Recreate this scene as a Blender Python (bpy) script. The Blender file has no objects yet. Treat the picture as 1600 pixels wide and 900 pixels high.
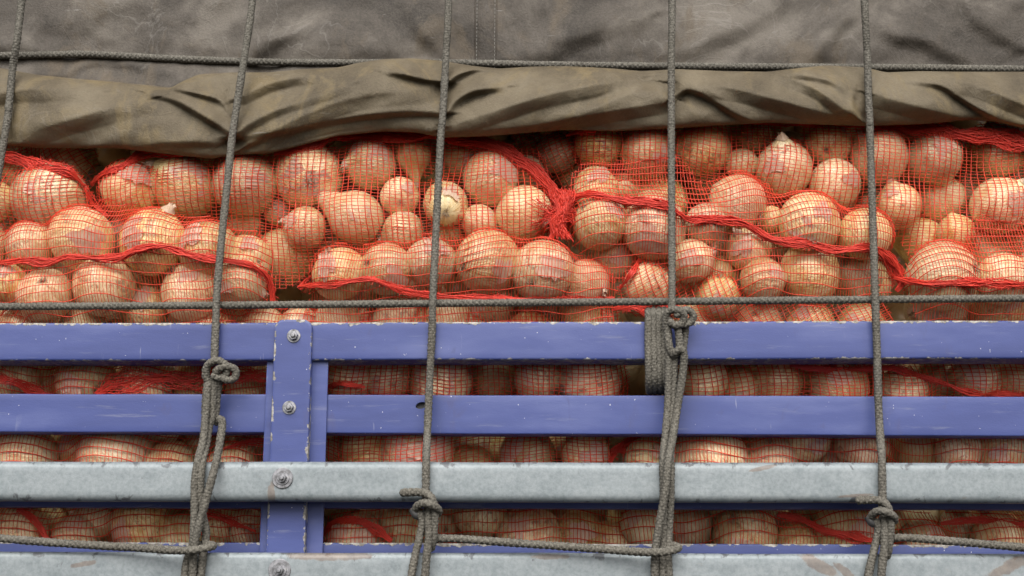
import bpy, bmesh, math, random
import numpy as np
from mathutils import Vector, Matrix, Quaternion

random.seed(7)
rng = np.random.default_rng(11)
SC = bpy.context.scene
COL = SC.collection

# ------------------------------------------------------------------ camera
PITCH = math.radians(12.0)
F = 2000.0                     # focal length in photograph pixels (1600 wide)
DIST = 2.0
cam_d = bpy.data.cameras.new('camera')
cam = bpy.data.objects.new('camera', cam_d)
COL.objects.link(cam)
cam.location = (0, -DIST * math.cos(PITCH), -DIST * math.sin(PITCH))
cam.rotation_euler = (math.pi / 2 + PITCH, 0, 0)
cam_d.sensor_width = 36
cam_d.lens = 36 * F / 1600
cam_d.clip_start = 0.05
cam_d.clip_end = 200
SC.camera = cam

# ------------------------------------------------------------------ world, sun, exposure
SUN_EL, SUN_AZ = math.radians(41), math.radians(-20)      # azimuth from the camera's back
w = bpy.data.worlds.new('World')
SC.world = w
w.use_nodes = True
nt = w.node_tree
nt.nodes.clear()
sky = nt.nodes.new('ShaderNodeTexSky')
sky.sky_type = 'NISHITA'
sky.sun_disc = False
sky.sun_elevation = SUN_EL
sky.sun_rotation = math.pi + SUN_AZ
sky.dust_density = 4.0
hs = nt.nodes.new('ShaderNodeHueSaturation')
hs.inputs['Saturation'].default_value = 0.28            # white overcast cloud
bg = nt.nodes.new('ShaderNodeBackground')
bg.inputs['Strength'].default_value = 0.085
wo = nt.nodes.new('ShaderNodeOutputWorld')
nt.links.new(sky.outputs[0], hs.inputs['Color'])
nt.links.new(hs.outputs[0], bg.inputs['Color'])
nt.links.new(bg.outputs[0], wo.inputs['Surface'])
sun_d = bpy.data.lights.new('sun', 'SUN')
sun_d.energy = 1.5
sun_d.angle = math.radians(42)
sun_d.color = (1.0, 0.965, 0.92)
sun = bpy.data.objects.new('sun', sun_d)
COL.objects.link(sun)
sdir = Vector((math.sin(SUN_AZ) * math.cos(SUN_EL), -math.cos(SUN_AZ) * math.cos(SUN_EL), math.sin(SUN_EL)))
sun.rotation_euler = sdir.to_track_quat('Z', 'Y').to_euler()
SC.view_settings.view_transform = 'Standard'
SC.view_settings.look = 'None'
SC.view_settings.gamma = 1
SC.view_settings.exposure = 1.08
SC.cycles.max_bounces = 6
SC.cycles.use_denoising = True

# ------------------------------------------------------------------ geometry helpers
RC = np.array(Matrix.Rotation(math.pi / 2 + PITCH, 3, 'X'))
CAM = np.array(cam.location)


def P(px, py, Y=0.0):
    """point of the place seen at photograph pixel px, py, lying at depth Y"""
    d = RC @ np.array([(px - 800) / F, (450 - py) / F, -1.0])
    return CAM + d * ((Y - CAM[1]) / d[1])


def scale_at(p):
    """metres per photograph pixel at the point p"""
    fw = RC @ np.array([0, 0, -1.0])
    return float(np.dot(np.asarray(p) - CAM, fw)) / F


def to_px(p):
    q = RC.T @ (np.asarray(p) - CAM)
    return 800 + F * q[0] / -q[2], 450 - F * q[1] / -q[2]


def mesh_from(name, v, f, mat=None, smooth=True, attrs=None):
    me = bpy.data.meshes.new(name)
    v = np.asarray(v, dtype=np.float64).reshape(-1, 3)
    if isinstance(f, np.ndarray):
        nf, k = f.shape
        me.vertices.add(len(v))
        me.vertices.foreach_set('co', v.ravel())
        me.loops.add(nf * k)
        me.loops.foreach_set('vertex_index', f.astype(np.int32).ravel())
        me.polygons.add(nf)
        me.polygons.foreach_set('loop_start', np.arange(0, nf * k, k, dtype=np.int32))
        me.update(calc_edges=True)
    else:
        me.from_pydata([tuple(a) for a in v], [], f)
        me.update()
    if smooth:
        me.polygons.foreach_set('use_smooth', np.ones(len(me.polygons), dtype=bool))
    if attrs:
        for k_, a in attrs.items():
            at = me.attributes.new(k_, 'FLOAT', 'POINT')
            at.data.foreach_set('value', np.asarray(a, dtype=np.float32))
    if mat:
        me.materials.append(mat)
    return me


def link(name, me, parent=None, loc=None):
    o = bpy.data.objects.new(name, me)
    COL.objects.link(o)
    if loc is not None:
        o.location = loc
    if parent is not None:
        o.parent = parent
    return o


def tag(o, label=None, cat=None, group=None, kind=None):
    if label: o['label'] = label
    if cat: o['category'] = cat
    if group: o['group'] = group
    if kind: o['kind'] = kind
    return o


def grid_faces(n, m, wrap=False):
    """faces of an n x m vertex grid (row major); wrap closes the second axis"""
    i, j = np.meshgrid(np.arange(n - 1), np.arange(m if wrap else m - 1), indexing='ij')
    j2 = (j + 1) % m
    return np.stack([i * m + j, i * m + j2, (i + 1) * m + j2, (i + 1) * m + j], -1).reshape(-1, 4)


class Bag:
    """collects pieces into one mesh"""
    def __init__(s): s.v, s.f, s.n = [], [], 0
    def add(s, v, f):
        v = np.asarray(v).reshape(-1, 3)
        s.v.append(v)
        s.f.append(np.asarray(f) + s.n)
        s.n += len(v)
    def mesh(s, name, mat, smooth=True):
        return mesh_from(name, np.concatenate(s.v), np.concatenate(s.f), mat, smooth)


def smooth_path(pts, step):
    """Catmull-Rom through pts, resampled at even steps"""
    p = np.asarray(pts, float)
    if len(p) == 2:
        dense = p[0] + (p[1] - p[0]) * np.linspace(0, 1, 50)[:, None]
    else:
        q = np.vstack([2 * p[0] - p[1], p, 2 * p[-1] - p[-2]])
        out = []
        for i in range(1, len(q) - 2):
            t = np.linspace(0, 1, 24, endpoint=False)[:, None]
            a, b, c, d = q[i - 1], q[i], q[i + 1], q[i + 2]
            out.append(0.5 * (2 * b + (c - a) * t + (2 * a - 5 * b + 4 * c - d) * t ** 2 + (3 * b - a - 3 * c + d) * t ** 3))
        dense = np.vstack(out + [p[-1:]])
    L = np.concatenate([[0], np.cumsum(np.linalg.norm(np.diff(dense, axis=0), axis=1))])
    n = max(2, int(L[-1] / step) + 1)
    s = np.linspace(0, L[-1], n)
    return np.stack([np.interp(s, L, dense[:, k]) for k in range(3)], 1), s


def frames(p):
    t = np.gradient(p, axis=0)
    t /= np.linalg.norm(t, axis=1)[:, None] + 1e-12
    n = np.zeros_like(p)
    a = np.array([0, 1.0, 0]) if abs(t[0][1]) < 0.9 else np.array([1.0, 0, 0])
    n[0] = np.cross(t[0], a)
    n[0] /= np.linalg.norm(n[0])
    for i in range(1, len(p)):
        v = n[i - 1] - t[i] * np.dot(n[i - 1], t[i])
        n[i] = v / (np.linalg.norm(v) + 1e-12)
    return t, n, np.cross(t, n)


def rope_geo(pts, r=0.0062, step=0.0011, seg=20, cap=True):
    """a braided rope along world points: the plaited stitches are real relief"""
    p, s = smooth_path(pts, step)
    t, n, b = frames(p)
    th = np.linspace(0, 2 * np.pi, seg, endpoint=False)
    u = th[None, :] * 5 / (2 * np.pi)
    v = s[:, None] / 0.0086
    stitch = np.maximum(np.abs(np.cos(np.pi * (u + v))) ** 1.2 * (np.sin(2 * np.pi * (u - v)) > 0),
                        np.abs(np.cos(np.pi * (u - v))) ** 1.2 * (np.sin(2 * np.pi * (u - v)) <= 0))
    wob = 1 + 0.03 * np.sin(s * 61 + pts[0][0] * 40) + 0.02 * np.sin(s * 173)
    rad = r * (0.79 + 0.29 * stitch) * wob[:, None]
    if cap:
        e = np.minimum(s, s[-1] - s)
        rad = rad * np.sqrt(np.clip(e / 0.004, 0.02, 1))[:, None]
    V = p[:, None, :] + rad[..., None] * (np.cos(th)[None, :, None] * n[:, None, :] + np.sin(th)[None, :, None] * b[:, None, :])
    return V.reshape(-1, 3), grid_faces(len(p), seg, True)


def strand_geo(p, r, seg=3):
    t = np.gradient(p, axis=0)
    t /= np.linalg.norm(t, axis=1)[:, None] + 1e-12
    a = np.array([0.13, 1.0, 0.17])
    n = np.cross(t, a)
    n /= np.linalg.norm(n, axis=1)[:, None] + 1e-12
    b = np.cross(t, n)
    th = np.arange(seg) * 2 * np.pi / seg + 0.5
    V = p[:, None, :] + r * (np.cos(th)[None, :, None] * n[:, None, :] + np.sin(th)[None, :, None] * b[:, None, :])
    return V.reshape(-1, 3), grid_faces(len(p), seg, True)


def vnoise(x, y, seed=0):
    """smooth value noise, arrays"""
    r = np.random.default_rng(seed)
    T = r.random((64, 64)) * 2 - 1
    xi, yi = np.floor(x).astype(int), np.floor(y).astype(int)
    fx, fy = x - xi, y - yi
    fx, fy = fx * fx * (3 - 2 * fx), fy * fy * (3 - 2 * fy)
    g = lambda a, b: T[a % 64, b % 64]
    return (g(xi, yi) * (1 - fx) * (1 - fy) + g(xi + 1, yi) * fx * (1 - fy) + g(xi, yi + 1) * (1 - fx) * fy + g(xi + 1, yi + 1) * fx * fy)


# ------------------------------------------------------------------ material helpers
class Mat:
    def __init__(s, name):
        s.m = bpy.data.materials.new(name)
        s.m.use_nodes = True
        s.t = s.m.node_tree
        s.b = s.t.nodes['Principled BSDF']
    def n(s, typ, **kw):
        nd = s.t.nodes.new(typ)
        for k, v in kw.items():
            if k.startswith('i_'):
                key = k[2:].replace('_', ' ')
                nd.inputs[int(key) if key.isdigit() else key].default_value = v
            else:
                setattr(nd, k, v)
        return nd
    def l(s, a, b):
        s.t.links.new(a, b)
    def math(s, op, a, b=0.0, c=None, clamp=False):
        nd = s.n('ShaderNodeMath', operation=op, use_clamp=clamp)
        for i, x in enumerate([a, b] + ([c] if c is not None else [])):
            if isinstance(x, (int, float)): nd.inputs[i].default_value = x
            else: s.l(x, nd.inputs[i])
        return nd.outputs[0]
    def step(s, x, lo, hi):
        nd = s.n('ShaderNodeMapRange', interpolation_type='SMOOTHSTEP')
        s.l(x, nd.inputs[0])
        nd.inputs[1].default_value, nd.inputs[2].default_value = lo, hi
        return nd.outputs[0]
    def noise(s, vec, scale, detail=4, rough=0.55, dist=0.0):
        nd = s.n('ShaderNodeTexNoise')
        nd.inputs['Scale'].default_value = scale
        nd.inputs['Detail'].default_value = detail
        nd.inputs['Roughness'].default_value = rough
        nd.inputs['Distortion'].default_value = dist
        if vec is not None: s.l(vec, nd.inputs['Vector'])
        return nd.outputs[0]
    def mix(s, fac, a, b, mode='MIX'):
        nd = s.n('ShaderNodeMix', data_type='RGBA', blend_type=mode)
        for i, x in ((0, fac), (6, a), (7, b)):
            if isinstance(x, (int, float)): nd.inputs[i].default_value = x
            elif isinstance(x, tuple): nd.inputs[i].default_value = (*x, 1)
            else: s.l(x, nd.inputs[i])
        return nd.outputs[2]
    def ramp(s, fac, stops):
        nd = s.n('ShaderNodeValToRGB')
        e = nd.color_ramp.elements
        while len(e) < len(stops): e.new(0.5)
        for k, (pos, c) in enumerate(stops):
            e[k].position, e[k].color = pos, (*c, 1)
        s.l(fac, nd.inputs[0])
        return nd.outputs[0]
    def mapping(s, vec, scale=(1, 1, 1), rot=(0, 0, 0), loc=(0, 0, 0)):
        nd = s.n('ShaderNodeMapping')
        nd.inputs['Scale'].default_value, nd.inputs['Rotation'].default_value, nd.inputs['Location'].default_value = scale, rot, loc
        s.l(vec, nd.inputs['Vector'])
        return nd.outputs[0]
    def bump(s, h, strength=0.3, dist=0.001):
        nd = s.n('ShaderNodeBump')
        nd.inputs['Strength'].default_value, nd.inputs['Distance'].default_value = strength, dist
        s.l(h, nd.inputs['Height'])
        s.l(nd.outputs[0], s.b.inputs['Normal'])
    def set(s, color=None, rough=None, metal=None, spec=None):
        for key, x in (('Base Color', color), ('Roughness', rough), ('Metallic', metal), ('Specular IOR Level', spec)):
            if x is None: continue
            if isinstance(x, tuple): s.b.inputs[key].default_value = (*x, 1)
            elif isinstance(x, (int, float)): s.b.inputs[key].default_value = x
            else: s.l(x, s.b.inputs[key])


def rand_co(m):
    """object coordinates shifted by a random amount per object, so that no two pieces wear alike"""
    ri = m.n('ShaderNodeObjectInfo').outputs['Random']
    c = m.n('ShaderNodeCombineXYZ')
    for k in range(3): m.l(m.math('MULTIPLY', ri, 23.0 + 11 * k), c.inputs[k])
    a = m.n('ShaderNodeVectorMath', operation='ADD')
    m.l(m.n('ShaderNodeTexCoord').outputs['Object'], a.inputs[0])
    m.l(c.outputs[0], a.inputs[1])
    return a.outputs[0]


def obj_co(m): return m.n('ShaderNodeTexCoord').outputs['Object']


# blue rail paint with chipped edges
def mat_blue(edge_amt, name):
    m = Mat(name)
    co = rand_co(m)
    oi = m.n('ShaderNodeObjectInfo')
    at = m.n('ShaderNodeAttribute', attribute_name='edge').outputs['Fac']
    fade = m.noise(m.mapping(co, (2.2, 9, 9)), 2.0, 5, 0.6)
    base = m.ramp(fade, [(0.3, (0.038, 0.053, 0.172)), (0.55, (0.053, 0.072, 0.215)), (0.75, (0.085, 0.106, 0.258))])
    smud = m.step(m.noise(m.mapping(co, (9, 9, 5)), 2.3, 4, 0.65, 0.6), 0.60, 0.72)
    base = m.mix(m.math('MULTIPLY', smud, 0.65), base, (0.055, 0.062, 0.165))
    # chips: likely near an edge, rare in the middle
    ch = m.noise(co, 62, 5, 0.62, 0.3)
    big = m.noise(m.mapping(co, (1, 1, 1)), 7, 3, 0.6)
    near = m.math('SUBTRACT', 1.0, m.step(at, 0.0, 0.010))
    thr = m.math('SUBTRACT', 0.80, m.math('MULTIPLY', near, edge_amt))
    thr = m.math('ADD', thr, m.math('MULTIPLY', m.math('SUBTRACT', 0.5, big), 0.5))
    d = m.math('SUBTRACT', ch, thr)
    chip = m.step(d, 0.0, 0.025)
    chipc = m.ramp(m.noise(co, 140, 3), [(0.35, (0.13, 0.115, 0.095)), (0.5, (0.28, 0.262, 0.235)), (0.7, (0.46, 0.445, 0.41))])
    scr = m.step(m.noise(m.mapping(co, (45, 9, 4), (0, math.radians(8), 0)), 2.0, 4, 0.6), 0.66, 0.70)
    scr = m.math('MULTIPLY', scr, m.step(m.noise(co, 13, 3), 0.5, 0.62))
    base = m.mix(m.math('MULTIPLY', scr, 0.5), base, (0.30, 0.31, 0.38))
    rub = m.step(m.noise(m.mapping(co, (3, 9, 30)), 3.0, 5, 0.65), 0.58, 0.72)
    base = m.mix(m.math('MULTIPLY', rub, 0.30), base, (0.24, 0.25, 0.30))
    specks = m.step(m.noise(co, 190, 2, 0.5), 0.762, 0.78)
    base = m.mix(m.math('MULTIPLY', specks, 0.8), base, (0.66, 0.66, 0.68))
    col = m.mix(chip, base, chipc)
    m.set(col, m.math('ADD', 0.42, m.math('MULTIPLY', chip, 0.3)), 0.0, 0.4)
    peel = m.noise(m.mapping(co, (1, 1, 1.6)), 420, 2)
    h = m.math('SUBTRACT', m.math('MULTIPLY', peel, 0.35), m.math('MULTIPLY', chip, 1.2))
    m.bump(h, 0.5, 0.0009)
    return m.m


def mat_galv(smears=()):
    m = Mat('galvanised_steel')
    raw = obj_co(m)
    co = rand_co(m)
    at = m.n('ShaderNodeAttribute', attribute_name='edge').outputs['Fac']
    a = m.noise(m.mapping(co, (3, 8, 8)), 3.0, 6, 0.65)
    fine = m.noise(co, 160, 4, 0.7)
    vor = m.n('ShaderNodeTexVoronoi', i_Scale=42.0)
    m.l(co, vor.inputs['Vector'])
    base = m.ramp(a, [(0.3, (0.150, 0.184, 0.198)), (0.5, (0.205, 0.242, 0.257)), (0.7, (0.275, 0.310, 0.324))])
    base = m.mix(0.45, base, m.ramp(fine, [(0.35, (0.13, 0.15, 0.158)), (0.6, (0.30, 0.325, 0.33))]))
    base = m.mix(0.16, base, m.ramp(vor.outputs['Distance'], [(0.1, (0.14, 0.16, 0.165)), (0.7, (0.33, 0.35, 0.36))]))
    near = m.math('SUBTRACT', 1.0, m.step(at, 0.0, 0.02))
    gr = m.noise(m.mapping(co, (1.4, 1, 1)), 38, 5, 0.65, 0.5)
    grime = m.step(m.math('ADD', gr, m.math('MULTIPLY', near, 0.16)), 0.68, 0.76)
    base = m.mix(m.math('MULTIPLY', grime, 0.75), base, (0.06, 0.06, 0.066))
    ru = m.noise(m.mapping(co, (1.6, 1, 5)), 4.2, 6, 0.7, 0.5)
    rust = m.step(ru, 0.655, 0.74)
    base = m.mix(m.math('MULTIPLY', rust, 0.55), base, (0.17, 0.105, 0.065))
    # stains with shapes of their own: (x, z, half length, half width, angle)
    sn = m.noise(co, 55, 5, 0.65)
    for (x, z, L, W, an) in smears:
        q = m.mapping(raw, (1, 1, 1), (0, 0, 0), (-x, 0, -z))
        q = m.mapping(q, (1, 1, 1), (0, math.radians(an), 0))
        sp = m.n('ShaderNodeSeparateXYZ'); m.l(q, sp.inputs[0])
        ex = m.math('POWER', m.math('DIVIDE', sp.outputs[0], L), 2.0)
        ez = m.math('POWER', m.math('DIVIDE', sp.outputs[2], W), 2.0)
        dd = m.math('ADD', m.math('ADD', ex, ez), m.math('MULTIPLY', m.math('SUBTRACT', sn, 0.5), 3.2))
        mk = m.math('SUBTRACT', 1.0, m.step(dd, 0.55, 1.15))
        base = m.mix(m.math('MULTIPLY', mk, 0.55), base, m.ramp(sn, [(0.35, (0.11, 0.062, 0.038)), (0.65, (0.24, 0.165, 0.11))]))
    m.set(base, m.math('ADD', 0.42, m.math('MULTIPLY', fine, 0.25)), 0.25, 0.5)
    m.bump(m.math('ADD', fine, m.math('MULTIPLY', gr, 0.8)), 0.25, 0.001)
    return m.m


def mat_rust_smear():
    m = Mat('rust_stain')
    co = obj_co(m)
    m.set(m.ramp(m.noise(co, 90, 5), [(0.3, (0.17, 0.10, 0.06)), (0.7, (0.36, 0.25, 0.17))]), 0.8)
    return m.m


def mat_bolt():
    m = Mat('bolt_zinc')
    co = obj_co(m)
    m.set(m.ramp(m.noise(co, 150, 4), [(0.3, (0.10, 0.10, 0.10)), (0.6, (0.33, 0.33, 0.35)), (0.8, (0.42, 0.40, 0.37))]), 0.45, 0.6)
    return m.m


def mat_rope():
    m = Mat('rope_fibre')
    co = obj_co(m)
    big = m.noise(co, 9, 4)
    fine = m.noise(co, 330, 3, 0.7)
    base = m.ramp(big, [(0.3, (0.066, 0.060, 0.050)), (0.7, (0.125, 0.115, 0.097))])
    ri = m.n('ShaderNodeObjectInfo').outputs['Random']
    stain = m.step(m.noise(rand_co(m), 16, 4, 0.6), 0.50, 0.66)
    base = m.mix(m.math('MULTIPLY', stain, 0.5), base, (0.052, 0.043, 0.032))
    base = m.mix(m.math('MULTIPLY', ri, 0.35), base, (0.17, 0.158, 0.13))
    base = m.mix(0.55, base, m.ramp(fine, [(0.35, (0.020, 0.018, 0.015)), (0.65, (0.24, 0.225, 0.19))]))
    m.set(base, 0.85, 0.0, 0.2)
    m.bump(fine, 0.4, 0.0006)
    return m.m


def mat_canvas(name, dark, mid, light, tan, scuff=0.5):
    m = Mat(name)
    co = obj_co(m)
    a = m.noise(co, 5.5, 6, 0.62, 0.4)
    b = m.noise(m.mapping(co, (1, 1, 0.55), loc=(3, 2, 5)), 11, 6, 0.7, 0.8)
    base = m.ramp(a, [(0.38, dark), (0.5, mid), (0.62, light)])
    base = m.mix(m.math('MULTIPLY', m.step(b, 0.50, 0.66), 0.75), base, tan)
    fine = m.noise(co, 260, 4, 0.7)
    base = m.mix(0.28, base, m.ramp(fine, [(0.3, dark), (0.7, light)]))
    # thin pale scratches
    sc = m.noise(m.mapping(co, (9, 9, 120), (0, math.radians(35), 0)), 1.6, 3, 0.5)
    s2 = m.math('MULTIPLY', m.step(sc, 0.70, 0.76), m.step(b, 0.48, 0.6))
    base = m.mix(m.math('MULTIPLY', s2, scuff), base, (0.30, 0.29, 0.275))
    rd = m.math('ABSOLUTE', m.math('SUBTRACT', m.noise(m.mapping(co, loc=(7, 1, 2)), 7.5, 4, 0.55, 1.2), 0.5))
    line = m.math('SUBTRACT', 1.0, m.step(rd, 0.0, 0.016))
    wear = m.math('MULTIPLY', line, m.step(m.noise(co, 6.0, 3, 0.5), 0.48, 0.62))
    base = m.mix(m.math('MULTIPLY', wear, 0.14 * scuff), base, (0.36, 0.34, 0.31))
    m.set(base, 0.66, 0.0, 0.3)
    weave = m.n('ShaderNodeTexWave', i_Scale=260.0)
    m.l(co, weave.inputs['Vector'])
    h = m.math('ADD', m.math('ADD', m.math('MULTIPLY', fine, 1.0), m.math('MULTIPLY', b, 2.4)), m.math('MULTIPLY', line, 0.25))
    m.bump(h, 0.42, 0.0028)
    return m.m


def mat_onion():
    m = Mat('onion_skin')
    co = obj_co(m)
    oi = m.n('ShaderNodeObjectInfo')
    rnd = oi.outputs['Random']
    sep = m.n('ShaderNodeSeparateXYZ')
    m.l(co, sep.inputs[0])
    x, y, z = sep.outputs
    rr = m.math('SQRT', m.math('ADD', m.math('ADD', m.math('MULTIPLY', x, x), m.math('MULTIPLY', y, y)), 0.002))
    cv = m.n('ShaderNodeCombineXYZ')
    m.l(m.math('DIVIDE', x, rr), cv.inputs[0])
    m.l(m.math('DIVIDE', y, rr), cv.inputs[1])
    m.l(m.math('ADD', m.math('MULTIPLY', z, 0.35), m.math('MULTIPLY', rnd, 37.0)), cv.inputs[2])
    streak = m.noise(cv.outputs[0], 2.6, 5, 0.6)
    vein = m.noise(cv.outputs[0], 13.0, 2, 0.5)
    off = m.n('ShaderNodeVectorMath', operation='ADD')
    m.l(co, off.inputs[0])
    c3 = m.n('ShaderNodeCombineXYZ')
    for k in range(3): m.l(m.math('MULTIPLY', rnd, 51.0 + 17 * k), c3.inputs[k])
    m.l(c3.outputs[0], off.inputs[1])
    v = off.outputs[0]
    patch = m.noise(v, 1.1, 5, 0.6, 0.5)
    spot = m.noise(v, 4.5, 5, 0.65, 0.4)
    base = m.ramp(streak, [(0.25, (0.51, 0.285, 0.115)), (0.45, (0.73, 0.525, 0.275)), (0.66, (0.86, 0.71, 0.45))])
    base = m.mix(m.math('MULTIPLY', m.step(vein, 0.52, 0.62), 0.24), base, (0.47, 0.25, 0.09))
    base = m.mix(m.math('MULTIPLY', m.step(patch, 0.50, 0.68), 0.65), base, (0.84, 0.68, 0.44))
    base = m.mix(m.math('MULTIPLY', m.step(patch, 0.47, 0.33), 0.45), base, (0.52, 0.25, 0.10))
    base = m.mix(m.math('MULTIPLY', m.step(spot, 0.63, 0.70), 0.55), base, (0.24, 0.105, 0.055))
    base = m.mix(m.math('MULTIPLY', m.step(spot, 0.33, 0.28), 0.7), base, (0.74, 0.62, 0.50))
    dirt = m.noise(v, 2.3, 6, 0.7, 0.8)
    amt = m.math('MULTIPLY', m.math('FRACT', m.math('MULTIPLY', rnd, 5.17)), 0.10)
    base = m.mix(m.math('MULTIPLY', m.step(m.math('ADD', dirt, amt), 0.62, 0.70), 0.6), base, (0.19, 0.095, 0.06))
    crack = m.noise(m.mapping(v, (1, 1, 1)), 7.0, 3, 0.6, 2.5)
    base = m.mix(m.math('MULTIPLY', m.step(crack, 0.60, 0.63), 0.4), base, (0.86, 0.74, 0.58))
    # each onion a little lighter or darker than the next
    hsv = m.n('ShaderNodeHueSaturation')
    m.l(base, hsv.inputs['Color'])
    m.l(m.math('ADD', 0.78, m.math('MULTIPLY', rnd, 0.36)), hsv.inputs['Value'])
    m.l(m.math('ADD', 0.90, m.math('MULTIPLY', m.math('FRACT', m.math('MULTIPLY', rnd, 7.31)), 0.30)), hsv.inputs['Saturation'])
    m.l(m.math('ADD', 0.500, m.math('MULTIPLY', m.math('FRACT', m.math('MULTIPLY', rnd, 13.7)), 0.016)), hsv.inputs['Hue'])
    m.set(hsv.outputs[0], m.math('ADD', 0.20, m.math('MULTIPLY', spot, 0.30)), 0.0, 0.5)
    m.b.inputs['Coat Weight'].default_value = 0.25
    m.b.inputs['Coat Roughness'].default_value = 0.28
    h = m.math('ADD', m.math('MULTIPLY', vein, 0.7), m.math('MULTIPLY', spot, 0.6))
    m.bump(h, 0.30, 0.03)
    return m.m


def mat_paper(name, c0, c1):
    m = Mat(name)
    co = obj_co(m)
    m.set(m.ramp(m.noise(m.mapping(co, (6, 6, 1)), 3, 5, 0.65), [(0.3, c0), (0.65, c1)]), 0.5, 0.0, 0.4)
    tr = m.n('ShaderNodeBsdfTranslucent')
    tr.inputs[0].default_value = (*c1, 1)
    mx = m.n('ShaderNodeMixShader')
    mx.inputs[0].default_value = 0.3
    out = m.t.nodes['Material Output']
    m.l(m.b.outputs[0], mx.inputs[1])
    m.l(tr.outputs[0], mx.inputs[2])
    m.l(mx.outputs[0], out.inputs['Surface'])
    return m.m


def mat_net(name, c):
    m = Mat(name)
    co = obj_co(m)
    n_ = m.noise(co, 30, 3)
    m.set(m.ramp(n_, [(0.3, tuple(x * 0.8 for x in c)), (0.7, c)]), 0.42, 0.0, 0.5)
    tr = m.n('ShaderNodeBsdfTranslucent')
    tr.inputs[0].default_value = (*c, 1)
    mx = m.n('ShaderNodeMixShader')
    mx.inputs[0].default_value = 0.32
    out = m.t.nodes['Material Output']
    m.l(m.b.outputs[0], mx.inputs[1])
    m.l(tr.outputs[0], mx.inputs[2])
    m.l(mx.outputs[0], out.inputs['Surface'])
    return m.m


M_RAIL = mat_blue(0.38, 'blue_rail_paint')
M_POST = mat_blue(0.29, 'blue_post_paint')
M_CLEAN = mat_blue(0.10, 'blue_inner_paint')
M_GALV = mat_galv([(-0.352, -0.016, 0.016, 0.006, 90), (0.375, 0.020, 0.022, 0.003, 12), (0.51, -0.020, 0.03, 0.0025, 4)])
M_GALV_LOW = mat_galv([(-0.265, 0.031, 0.065, 0.007, 0), (0.452, 0.018, 0.040, 0.009, -32), (0.735, 0.019, 0.045, 0.009, 24), (0.06, 0.030, 0.03, 0.004, 0), (0.49, 0.008, 0.02, 0.006, -40), (-0.62, 0.02, 0.02, 0.004, 10)])
M_RUST = mat_rust_smear()
M_BOLT = mat_bolt()
M_ROPE = mat_rope()
M_SHEET = mat_canvas('tarp_sheet_canvas', (0.026, 0.021, 0.016), (0.068, 0.057, 0.046), (0.150, 0.131, 0.109), (0.110, 0.084, 0.055), 0.9)
M_ROLL = mat_canvas('tarp_roll_canvas', (0.060, 0.046, 0.028), (0.105, 0.083, 0.052), (0.160, 0.131, 0.086), (0.180, 0.135, 0.066), 0.4)
M_THREAD = Mat('pale_thread'); M_THREAD.set((0.27, 0.26, 0.235), 0.8); M_THREAD = M_THREAD.m
M_ONION = mat_onion()
M_NECK = mat_paper('dry_neck_skin', (0.42, 0.25, 0.14), (0.72, 0.55, 0.42))
M_FLAKE = mat_paper('papery_skin', (0.56, 0.34, 0.22), (0.80, 0.64, 0.50))
M_ROOT = mat_paper('root_fibre', (0.35, 0.24, 0.15), (0.60, 0.47, 0.33))
M_NET = mat_net('red_net_strand', (0.86, 0.092, 0.044))
M_HEM = mat_net('red_hem_strand', (0.86, 0.075, 0.045))
M_HOOK = Mat('dark_steel'); M_HOOK.set((0.035, 0.034, 0.033), 0.6, 0.0); M_HOOK = M_HOOK.m

# ------------------------------------------------------------------ truck side rack
rack = bpy.data.objects.new('truck_side', None)
COL.objects.link(rack)
rack.location = P(445, 900, 0.03)
tag(rack, 'blue painted slatted truck side with two bare galvanised rails bolted across its post', 'truck side')
RK = np.array(rack.location)


def section(h0, h1, d, r, k=4, nf=6):
    """rounded rectangular section in (y, z): front face at y=0, from z=h0 to h1, depth d"""
    pts = []
    for cy, cz, a0 in ((r, h1 - r, math.pi), (d - r, h1 - r, math.pi / 2), (d - r, h0 + r, 0), (r, h0 + r, -math.pi / 2)):
        for i in range(k + 1):
            a = a0 - (math.pi / 2) * i / k
            pts.append((cy + r * math.cos(a), cz + r * math.sin(a)))
    for i in range(1, nf):                      # front face loops, bottom to top
        pts.append((0.0, h0 + r + (h1 - h0 - 2 * r) * i / nf))
    return pts


def rail(name, px0, px1, yt0, yt1, yb0, yb1, Yf, depth, r, mat, label=None, nx=60):
    a0, a1 = P(px0, yt0, Yf), P(px1, yt1, Yf)
    b0, b1 = P(px0, yb0, Yf), P(px1, yb1, Yf)
    org = (a0 + b1) / 2
    V, E = [], []
    for i in range(nx + 1):
        t = i / nx
        x = a0[0] * (1 - t) + a1[0] * t
        zt, zb = a0[2] * (1 - t) + a1[2] * t, b0[2] * (1 - t) + b1[2] * t
        wv = 0.0006 * math.sin(x * 9 + yt0) + 0.0003 * math.sin(x * 31)
        for (y, z) in section(zb, zt, depth, r):
            V.append((x - org[0], Yf + y + wv - org[1], z + wv * 0.6 - org[2]))
            E.append(min(abs(z - zt), 0.0022 + abs(z - zb) * 1.1))
    m = len(section(0, 1, 0.2, 0.01))
    F_ = [list(q) for q in grid_faces(nx + 1, m, True)]
    F_.append(list(range(m)))
    F_.append(list(range(nx * m, (nx + 1) * m))[::-1])
    me = mesh_from(name, V, F_, mat, True, {'edge': E})
    o = link(name, me, rack, org - RK)
    me.set_sharp_from_angle(angle=math.radians(32))
    if label: o['label'] = label
    return o


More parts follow.
